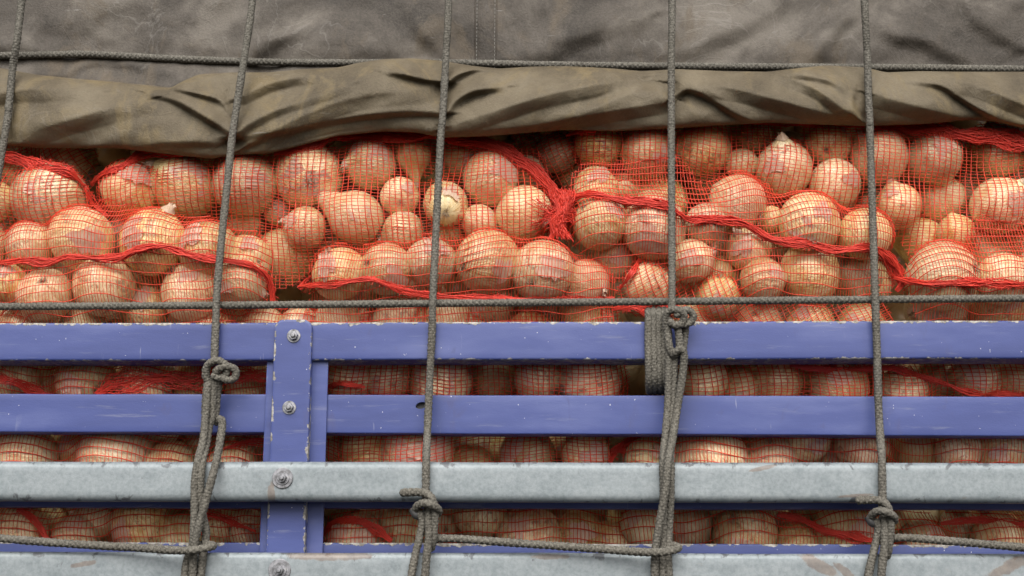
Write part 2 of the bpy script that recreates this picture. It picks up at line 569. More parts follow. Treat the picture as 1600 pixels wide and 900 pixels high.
rail('rail', -160, 1760, 505, 500, 564, 560, 0.0, 0.060, 0.0035, M_RAIL, 'top blue rail with chipped paint along its edges')
mid = rail('rail', -160, 1760, 614.5, 620, 674, 682, 0.014, 0.044, 0.0022, M_CLEAN, 'middle blue rail with an oval hole')
rail('rail', -160, 1760, 731, 735, 792, 797, 0.016, 0.042, 0.0025, M_CLEAN, 'dark blue rail behind the upper galvanised rail')
rail('rail', -160, 1760, 846, 852, 925, 929, 0.016, 0.042, 0.0025, M_RAIL, 'bottom blue rail behind the lower galvanised rail')
galv1 = rail('galvanised_rail', -160, 1760, 720, 723, 782, 786, -0.046, 0.037, 0.010, M_GALV, 'upper galvanised rail')
galv2 = rail('galvanised_rail', -160, 1760, 862, 866, 940, 944, -0.046, 0.037, 0.008, M_GALV_LOW, 'lower galvanised rail streaked with rust')

# the oval hole through the middle rail
c = P(658, 633.5, 0.014)
th = np.linspace(0, 2 * np.pi, 20, endpoint=False)
ring = np.stack([0.0088 * np.cos(th) * 0.97, 0 * th, 0.0052 * np.sin(th) + 0.0012 * np.cos(th)], 1)
cut_me = mesh_from('cut', np.vstack([ring + c + [0, -0.01, 0], ring + c + [0, 0.09, 0]]),
                   [list(q) for q in grid_faces(2, 20, True)] + [list(range(20))[::-1], list(range(20, 40))], None, False)
for me_ in (cut_me, mid.data):
    bm_ = bmesh.new(); bm_.from_mesh(me_)
    bmesh.ops.recalc_face_normals(bm_, faces=bm_.faces)
    bm_.to_mesh(me_); bm_.free()
cut = link('cut', cut_me)
bo = mid.modifiers.new('hole', 'BOOLEAN')
bo.operation, bo.object, bo.solver = 'DIFFERENCE', cut, 'EXACT'
bpy.context.view_layer.update()
new_me = bpy.data.meshes.new_from_object(mid.evaluated_get(bpy.context.evaluated_depsgraph_get()))
mid.modifiers.clear()
mid.data = new_me
bpy.data.objects.remove(cut)
# dark disc set in the hole, standing in for the shade inside it
rg = ring * 1.02
link('hole_shade', mesh_from('hole_shade', np.vstack([rg, rg + [0, 0.02, 0]]),
     [list(q) for q in grid_faces(2, 20, True)] + [list(range(20))], M_HOOK, False), mid,
     np.array(c) + [0, 0.007, 0] - RK - np.array(mid.location))


def rounded_outline(x0, x1, z0, z1, r, inset, n=6):
    x0, x1, z0, z1, r = x0 + inset, x1 - inset, z0 + inset, z1 - inset, max(r - inset, 0.0008)
    pts = []
    for cx, cz, a0 in ((x1 - r, z1 - r, 0), (x0 + r, z1 - r, math.pi / 2), (x0 + r, z0 + r, math.pi), (x1 - r, z0 + r, 1.5 * math.pi)):
        for i in range(n + 1):
            a = a0 + math.pi / 2 * i / n
            pts.append((cx + r * math.cos(a), cz + r * math.sin(a)))
    return pts


def plate(name, px0, px1, pyt, pyb, Yf, depth, r, mat, bev=0.002):
    a, b = P(px0, pyt, Yf), P(px1, pyt, Yf)
    zb = P(px0, pyb, Yf)[2]
    org = (a + b) / 2
    x0, x1, z0, z1 = a[0] - org[0], b[0] - org[0], zb - org[2], 0.0
    V, E = [], []
    loops = [(0, depth, 0.0), (0, bev, 0.0), (bev * 0.3, bev * 0.3, 0.0005), (bev, 0, 0.001), (0.005, 0, 0.005), (0.010, 0, 0.010), (0.016, 0, 0.016)]
    for ins, y, e in loops:
        for (x, z) in rounded_outline(x0, x1, z0, z1, r, ins):
            V.append((x, y, z)); E.append(e)
    m = 28
    F_ = [list(q)[::-1] for q in grid_faces(len(loops), m, True)]
    F_.append(list(range((len(loops) - 1) * m, len(loops) * m))[::-1])
    F_.append(list(range(m)))
    me = mesh_from(name, V, F_, mat, True, {'edge': E})
    me.set_sharp_from_angle(angle=math.radians(40))
    return link(name, me, rack, org - RK)


post = plate('post', 429.5, 488, 499, 925, -0.0075, 0.028, 0.014, M_POST)
plate('post_flange', 417, 513, 563, 925, 0.0095, 0.004, 0.0012, M_CLEAN, 0.001)


def bolt(px, py, Y, parent, r_nut, washers):
    b = Bag()
    org = P(px, py, Y)
    def disc(r0, r1, y0, y1, n):
        th = np.linspace(0, 2 * np.pi, n, endpoint=False) + 0.2
        rows = [(r0, y0), (r0, y0 + (y1 - y0) * 0.8), (r1, y1), (0.0004, y1)]
        V = np.array([[(r * math.cos(t), y, r * math.sin(t)) for t in th] for r, y in rows])
        b.add(V, grid_faces(len(rows), n, True))
    y = 0.0
    for r, h in washers:
        disc(r, r * 0.95, y + 0.001, y - h, 28); y -= h
    disc(r_nut, r_nut * 0.90, y + 0.0005, y - 0.006, 6); y -= 0.006
    disc(r_nut * 0.5, r_nut * 0.38, y + 0.0005, y - 0.004, 14)
    me = b.mesh('bolt', M_BOLT)
    me.set_sharp_from_angle(angle=math.radians(30))
    base = RK + np.array(parent.location)
    return link('bolt', me, parent, org - base)


bolt(459, 525, -0.0075, post, 0.0075, [(0.0105, 0.0018)])
bolt(452, 637, -0.0075, post, 0.0075, [(0.0105, 0.0018)])
bolt(441.5, 747, -0.046, galv1, 0.0072, [(0.0155, 0.0018), (0.0105, 0.0018)])
bolt(437, 891, -0.046, galv2, 0.0072, [(0.0165, 0.0018), (0.0105, 0.0018)])


# rope hooks welded under the upper galvanised rail
def hook(px, py):
    pts = [P(px + 6, py - 14, -0.020), P(px + 4, py - 2, -0.030), P(px - 2, py + 6, -0.052), P(px - 13, py + 5, -0.058), P(px - 19, py - 4, -0.054)]
    p, _ = smooth_path(pts, 0.002)
    v, f = strand_geo(p, 0.0062, 12)
    b = Bag(); b.add(v - RK, f)
    link('rope_hook', b.mesh('rope_hook', M_HOOK), rack)


hook(664, 800)
hook(1376, 812)

# ------------------------------------------------------------------ tarpaulin
tarp = bpy.data.objects.new('tarpaulin', None)
COL.objects.link(tarp)
tarp.location = P(800, 110, 0.03)
tag(tarp, 'weathered grey-brown canvas tarpaulin over the load with its lower edge rolled up', 'tarpaulin')
TP = np.array(tarp.location)


def crease_field(X, Yp, creases):
    """height of folds: each a polyline with a soft rise above and a sharp drop below"""
    H = np.zeros_like(X)
    for pts, amp, w_up, w_dn, sharp in creases:
        p = np.asarray(pts, float)
        p3, s = smooth_path(np.column_stack([p, np.zeros(len(p))]), 3.0)
        p2 = p3[:, :2]
        x0, x1 = p2[:, 0].min() - 70, p2[:, 0].max() + 70
        y0, y1 = p2[:, 1].min() - 70, p2[:, 1].max() + 70
        idx = np.where((X > x0) & (X < x1) & (Yp > y0) & (Yp < y1))
        if len(idx[0]) == 0: continue
        q = np.stack([X[idx], Yp[idx]], 1)
        best = np.full(len(q), 1e9); side = np.zeros(len(q)); tt = np.zeros(len(q))
        for i in range(len(p2) - 1):
            a, d = p2[i], p2[i + 1] - p2[i]
            L = np.linalg.norm(d) + 1e-9
            t = np.clip(((q - a) @ d) / L ** 2, 0, 1)
            e = q - (a + t[:, None] * d)
            dist = np.linalg.norm(e, axis=1)
            k = dist < best
            best[k] = dist[k]
            side[k] = ((d[0] * e[:, 1] - d[1] * e[:, 0]) / L)[k]
            tt[k] = ((i + t) / (len(p2) - 1))[k]
        sg = np.sign(side)
        am = np.interp(tt, np.linspace(0, 1, len(amp)), amp)
        up = np.exp(-(best / w_up) ** 2)
        dn = np.where(best < sharp, 1 - 1.5 * (best / sharp), -0.5 * np.exp(-((best - sharp) / w_dn) ** 2))
        f = np.where(sg <= 0, up, dn)
        H[idx] += am * f
    return H


# outlines of the rolled edge in photograph pixels
TOP = [(-160, 100), (0, 106), (60, 117), (120, 123), (170, 127), (230, 133), (268, 137), (284, 127), (310, 116), (360, 113), (420, 113),
       (470, 108), (530, 105), (560, 98), (600, 92), (645, 91), (690, 95), (740, 103), (780, 107), (830, 104), (880, 103), (960, 107), (1000, 111),
       (1060, 108), (1130, 111), (1200, 112), (1232, 108), (1290, 102), (1350, 105), (1385, 113), (1440, 111), (1500, 112), (1600, 112), (1760, 114)]
BOT = [(-160, 222), (0, 228), (60, 231), (120, 232), (185, 232), (230, 237), (280, 243), (330, 248), (365, 242), (420, 240), (450, 233),
       (490, 222), (530, 212), (600, 205), (650, 207), (690, 215), (760, 213), (830, 207), (880, 203), (960, 205), (1060, 200), (1120, 196),
       (1200, 192), (1290, 195), (1350, 197), (1440, 194), (1510, 188), (1550, 189), (1600, 201), (1760, 205)]
ROPEX = [(8, 26), (366, 30), (692, 34), (1049, 30), (1356, 30)]
CREASES = [
    ([(232, 146), (272, 156), (312, 178), (358, 206)], [0.2, 1.0, 1.1, 0.7], 20, 26, 7),
    ([(268, 137), (310, 147), (342, 157), (360, 178)], [0.5, 0.8, 0.8, 0.3], 12, 14, 5),
    ([(372, 206), (392, 192), (432, 172), (480, 156), (545, 134)], [0.9, 1.0, 0.9, 0.6, 0.2], 18, 24, 12),
    ([(370, 214), (420, 207), (470, 198), (520, 187), (580, 178), (640, 174), (688, 176)], [0.5, 0.8, 0.7, 0.7, 0.9, 0.9, 0.7], 22, 20, 9),
    ([(374, 236), (390, 224), (420, 215)], [0.5, 0.6, 0.1], 10, 12, 6),
    ([(600, 112), (630, 116), (660, 123), (690, 127)], [0.2, 0.9, 1.0, 0.8], 13, 15, 7),
    ([(702, 127), (718, 116), (745, 108), (775, 106)], [0.9, 0.9, 0.5, 0.1], 12, 12, 6),
    ([(700, 174), (715, 156), (742, 142), (788, 136)], [0.6, 1.2, 1.1, 0.2], 18, 22, 8),
    ([(1046, 151), (1028, 144), (1000, 143), (960, 155), (905, 182)], [0.9, 0.9, 0.6, 0.5, 0.1], 16, 26, 12),
    ([(1056, 150), (1072, 140), (1092, 144), (1120, 160), (1150, 178), (1190, 194)], [0.7, 0.9, 0.9, 0.9, 0.8, 0.5], 15, 18, 7),
    ([(1090, 130), (1120, 150), (1160, 172)], [0.0, 0.4, 0.1], 12, 16, 12),
    ([(1225, 113), (1270, 120), (1300, 128), (1325, 145)], [0.3, 0.8, 0.8, 0.2], 14, 20, 8),
    ([(1352, 194), (1338, 178), (1331, 160), (1336, 140)], [0.8, 0.8, 0.5, 0.1], 8, 10, 5),
    ([(1372, 116), (1404, 123), (1436, 128), (1470, 134), (1500, 152), (1548, 180), (1610, 208)], [0.0, 0.2, 0.5, 0.9, 1.1, 1.1, 0.9], 22, 24, 7),
    ([(40, 200), (90, 190), (150, 170), (210, 155)], [0.0, 0.5, 0.4, 0.1], 30, 26, 22),
    ([(200, 232), (260, 222), (330, 222), (358, 214)], [0.1, 0.4, 0.5, 0.3], 14, 16, 9),
    ([(800, 190), (860, 168), (920, 150), (980, 135)], [0.00, 0.78, 0.78, 0.00], 34, 30, 28),
    ([(20, 216), (120, 184), (220, 158)], [0.00, 1.08, 0.31], 26, 26, 24),
    ([(390, 226), (470, 182), (560, 152), (670, 138)], [0.46, 1.08, 0.93, 0.46], 24, 26, 22),
    ([(706, 196), (790, 168), (880, 142), (990, 124)], [0.62, 1.24, 1.08, 0.16], 26, 26, 20),
    ([(712, 206), (830, 196), (940, 176), (1040, 160)], [0.31, 0.93, 1.24, 0.62], 18, 22, 18),
    ([(1064, 130), (1140, 138), (1230, 160), (1335, 188)], [0.46, 1.08, 1.24, 0.78], 24, 24, 20),
    ([(1215, 116), (1275, 140), (1325, 176)], [0.31, 1.40, 0.93], 20, 20, 15),
    ([(1372, 150), (1440, 168), (1530, 190)], [0.46, 1.08, 0.46], 24, 24, 20),
    ([(1470, 118), (1540, 140), (1620, 172)], [0.31, 1.08, 1.08], 24, 24, 20),
    ([(380, 150), (430, 128), (500, 116)], [0.78, 0.93, 0.16], 16, 18, 14),
    ([(-40, 150), (50, 140), (150, 142)], [0.78, 0.78, 0.16], 22, 22, 20),
]
tx, ty_ = zip(*TOP); bx_, by_ = zip(*BOT)
px_ax = np.arange(-160, 1761, 2.5)
NT = 70
tpar = np.linspace(0, 1, NT)
top_y, bot_y = np.interp(px_ax, tx, ty_), np.interp(px_ax, bx_, by_)
k_ = np.ones(5) / 5
top_y[2:-2] = np.convolve(top_y, k_, 'valid'); bot_y[2:-2] = np.convolve(bot_y, k_, 'valid')
GX = np.repeat(px_ax[:, None], NT, 1)
ang = np.pi * tpar
GY = top_y[:, None] + (bot_y - top_y)[:, None] * (0.5 - 0.5 * np.cos(ang))[None, :]
pinch = np.zeros_like(px_ax)
for x0, wd in ROPEX:
    pinch = np.maximum(pinch, np.exp(-np.abs((px_ax - x0) / wd) ** 1.5))
bulge = np.sin(ang)[None, :] ** 0.75 * (0.038 - 0.015 * pinch)[:, None]
fold = crease_field(GX, GY, CREASES) * 0.0115
fold += 0.007 * vnoise(GX / 95 + GY / 70, GY / 60 - GX / 300, 3) + 0.0032 * vnoise(GX / 40 + GY / 50, GY / 30, 4) + 0.0008 * vnoise(GX / 14, GY / 12, 5)
fold *= np.clip(np.sin(ang) * 2.2, 0.12, 1)[None, :]
ROLL_Y = 0.044 - bulge - fold
V = np.array([[P(GX[i, j], GY[i, j], ROLL_Y[i, j]) for j in range(NT)] for i in range(len(px_ax))])
# back of the roll, so that it is a closed bundle
nb = 10
BK = []
for i in range(len(px_ax)):
    a, b = V[i, -1], V[i, 0]
    mid_ = [(a * (1 - q) + b * q) + np.array([0, 0.022 * math.sin(math.pi * q), 0]) for q in np.linspace(0, 1, nb + 2)[1:-1]]
    BK.append(mid_)
VR = np.concatenate([V, np.array(BK)], 1)
roll = link('rolled_edge', mesh_from('rolled_edge', VR.reshape(-1, 3) - TP, grid_faces(len(px_ax), NT + nb, True)[:, ::-1], M_ROLL), tarp)


def roll_front(px, py):
    i = int(np.clip((px + 160) / 2.5, 0, len(px_ax) - 1))
    lo, hi = max(0, i - 3), min(len(px_ax), i + 4)
    ys = GY[lo:hi]; d = np.abs(ys - py)
    return float(ROLL_Y[lo:hi][d < 8].min()) if (d < 8).any() else 0.044


# upper sheet: hangs over the load edge and runs back over its top
sx = np.arange(-200, 1801, 8.0)
sy = np.concatenate([np.arange(165, -150, -5.0)])
SX, SY = np.meshgrid(sx, sy, indexing='ij')
UC = [
    ([(1265, 110), (1285, 70), (1310, 40), (1345, 15)], [0.7, 0.9, 0.8, 0.3], 26, 30, 16),
    ([(1370, 30), (1400, 55), (1440, 62), (1500, 90), (1540, 112)], [0.3, 0.8, 0.9, 0.7, 0.3], 24, 34, 18),
    ([(640, 20), (660, 50), (690, 88)], [0.2, 0.9, 0.7], 22, 26, 14),
    ([(130, 80), (80, 78), (40, 70), (0, 55)], [0.5, 0.7, 0.6, 0.3], 24, 28, 18),
    ([(100, 118), (140, 98), (200, 100), (250, 112)], [0.3, 0.8, 0.7, 0.3], 14, 18, 10),
    ([(400, 90), (430, 62), (470, 50), (520, 20)], [0.6, 0.7, 0.6, 0.2], 22, 30, 16),
    ([(800, 95), (860, 85), (900, 60), (1000, 30)], [0.5, 0.7, 0.8, 0.4], 26, 34, 20),
    ([(1060, 80), (1110, 60), (1200, 20), (1220, -20)], [0.3, 0.7, 0.6, 0.4], 30, 34, 22),
    ([(1500, -30), (1530, 30), (1590, 70)], [0.3, 0.7, 0.6], 26, 30, 18),
]
sag = np.exp(-((SY - (92 + SX * 0.008)) / 16) ** 2) * 0.006
UY = 0.058 - crease_field(SX, SY, UC) * 0.0095 - 0.009 * vnoise(SX / 130, SY / 75, 8) - 0.0045 * vnoise(SX / 50 + SY / 60, SY / 38, 9) - 0.0016 * vnoise(SX / 16, SY / 15, 19) + sag + (110 - SY) * 0.00006
VS = [[P(SX[i, j], SY[i, j], UY[i, j]) for j in range(len(sy))] for i in range(len(sx))]
VS = np.array(VS)
last = VS[:, -1]
ext = [last + np.array([0, 0.01, 0.012]), last + np.array([0, 0.04, 0.022])] + [last + np.array([0, d, 0.03]) for d in np.linspace(0.1, 1.2, 8)]
VS = np.concatenate([VS, np.stack(ext, 1)], 1)
sheet = link('upper_sheet', mesh_from('upper_sheet', VS.reshape(-1, 3) - TP, grid_faces(len(sx), VS.shape[1]), M_SHEET), tarp)


def sheet_front(px, py):
    return float(UY[int(np.clip((px + 200) / 8, 0, len(sx) - 1)), int(np.clip((165 - py) / 5, 0, len(sy) - 1))])


# the lapped seam down the sheet with its two lines of stitches
ys_ = np.arange(115, -140, -5.0)
sv = []
for y in ys_:
    for x, o_ in ((741, 0.0008), (742.5, -0.0020), (760, -0.0028), (776.5, -0.0020), (778, 0.0008)):
        sv.append(P(x + y * -0.01, y, sheet_front(x, y) + o_))
seam_strip = link('lapped_seam', mesh_from('lapped_seam', np.array(sv) - TP, grid_faces(len(ys_), 5)[:, ::-1], M_SHEET), tarp)
tb = Bag()
for x in (745.5, 773.5):
    for y in np.arange(106, -40, -6.0):
        a = P(x + y * -0.01, y, sheet_front(x, y) - 0.0032); b = P(x + y * -0.01, y - 3.8, sheet_front(x, y - 3.8) - 0.0032)
        v, f = strand_geo(np.array([a, (a + b) / 2 + [0, -0.0004, 0], b]), 0.0004, 4)
        tb.add(v - TP, f)
st = link('stitching', tb.mesh('stitching', M_THREAD), seam_strip)
st['kind'] = 'stuff'

# ------------------------------------------------------------------ onions: shared shapes
def bulb_mesh(i, neck_w, neck_h, squash):
    n, m = 26, 32
    r_ = np.random.default_rng(100 + i)
    ph = np.linspace(0, np.pi, n)
    th = np.linspace(0, 2 * np.pi, m, endpoint=False)
    c = r_.random(4) * 6
    V = []
    for p in ph:
        r0, z0 = math.sin(p), math.cos(p) * squash
        e = math.exp(-(p / neck_w) ** 2)
        z = z0 + neck_h * e
        z += 0.07 * math.exp(-((math.pi - p) / 0.14) ** 2)
        r0 *= 1 - 0.10 * math.exp(-((p - 0.5) / 0.35) ** 2) * (neck_h > 0.3)
        for t in th:
            k = 1 + 0.022 * math.cos(t + c[0]) * math.sin(p) + 0.018 * math.cos(2 * t + c[1] + p) + 0.010 * math.cos(3 * t + c[2] - 2 * p) + 0.006 * math.cos(9 * t + c[3] + 2 * math.sin(p))
            V.append((r0 * k * math.cos(t), r0 * k * math.sin(t), z))
    return mesh_from('onion_bulb', V, grid_faces(n, m, True)[:, ::-1], M_ONION)


BULBS = [bulb_mesh(0, .20, .11, .95), bulb_mesh(1, .24, .16, .98), bulb_mesh(2, .18, .09, .91), bulb_mesh(3, .28, .22, 1.02),
         bulb_mesh(4, .22, .13, .96), bulb_mesh(5, .45, .75, 1.05)]
TOPZ = [.95 + .11, .98 + .16, .91 + .09, 1.02 + .22, .96 + .13, 1.05 + .75]


def neck_mesh(i):
    r_ = np.random.default_rng(200 + i)
    n, m = 12, 14
    V = []
    tw = r_.uniform(-2, 2); L = r_.uniform(0.35, 0.6); bx, by = r_.uniform(-.25, .25, 2)
    fr = r_.uniform(0.5, 1.4, m)
    for a in range(n):
        t = a / (n - 1)
        for b in range(m):
            th = 2 * math.pi * b / m + tw * t
            rad = (0.21 * (1 - t) ** 1.2 + 0.075 + 0.05 * t * t) * (1 + 0.22 * math.cos(5 * th) * t + 0.12 * math.cos(3 * th))
            h = L * t * (1 if t < 0.7 else 1 + (fr[b] - 1) * (t - 0.7) / 0.3)
            V.append((rad * math.cos(th) + bx * t * t, rad * math.sin(th) + by * t * t, h - 0.14))
    return mesh_from('dry_neck', V, grid_faces(n, m, True)[:, ::-1], M_NECK)


def root_mesh(i):
    r_ = np.random.default_rng(300 + i)
    b = Bag()
    for k in range(26):
        a = r_.uniform(0, 6.28); q = r_.uniform(0, .16); L = r_.uniform(.06, .22); d = r_.uniform(-.18, .18, 2)
        s = np.array([q * math.cos(a), q * math.sin(a), 0.03])
        p = np.array([s, s + [d[0] * .4, d[1] * .4, -L * .6], s + [d[0], d[1], -L * .8]])
        b.add(*strand_geo(p, 0.012, 3))
    return b.mesh('root_tuft', M_ROOT)


def flake_mesh(i):
    """a loose papery patch of skin, ragged at the edge, standing off the bulb"""
    r_ = np.random.default_rng(400 + i)
    n, m = 7, 22
    V = []
    ph = r_.random(6) * 6.28
    A, B = r_.uniform(.30, .62), r_.uniform(.22, .42)
    for a in range(n):
        t = (a / (n - 1))
        for b in range(m):
            th = 2 * math.pi * b / m
            e = 1 + .22 * math.cos(3 * th + ph[0]) + .16 * math.cos(5 * th + ph[1]) + .12 * math.cos(9 * th + ph[2])
            u, v = A * e * t * math.cos(th), B * e * t * math.sin(th)
            h = 1.008 + 0.045 * t ** 3 * (0.5 + 0.5 * math.cos(2 * th + ph[3])) + 0.006 * math.cos(7 * u + ph[4])
            d = np.array([u, -1, v]); d /= np.linalg.norm(d)
            V.append(d * h)
    return mesh_from('loose_skin', V, grid_faces(n, m, True), M_FLAKE)


NECKS = [neck_mesh(i) for i in range(4)]
ROOTS = [root_mesh(i) for i in range(3)]
FLAKES = [flake_mesh(i) for i in range(7)]

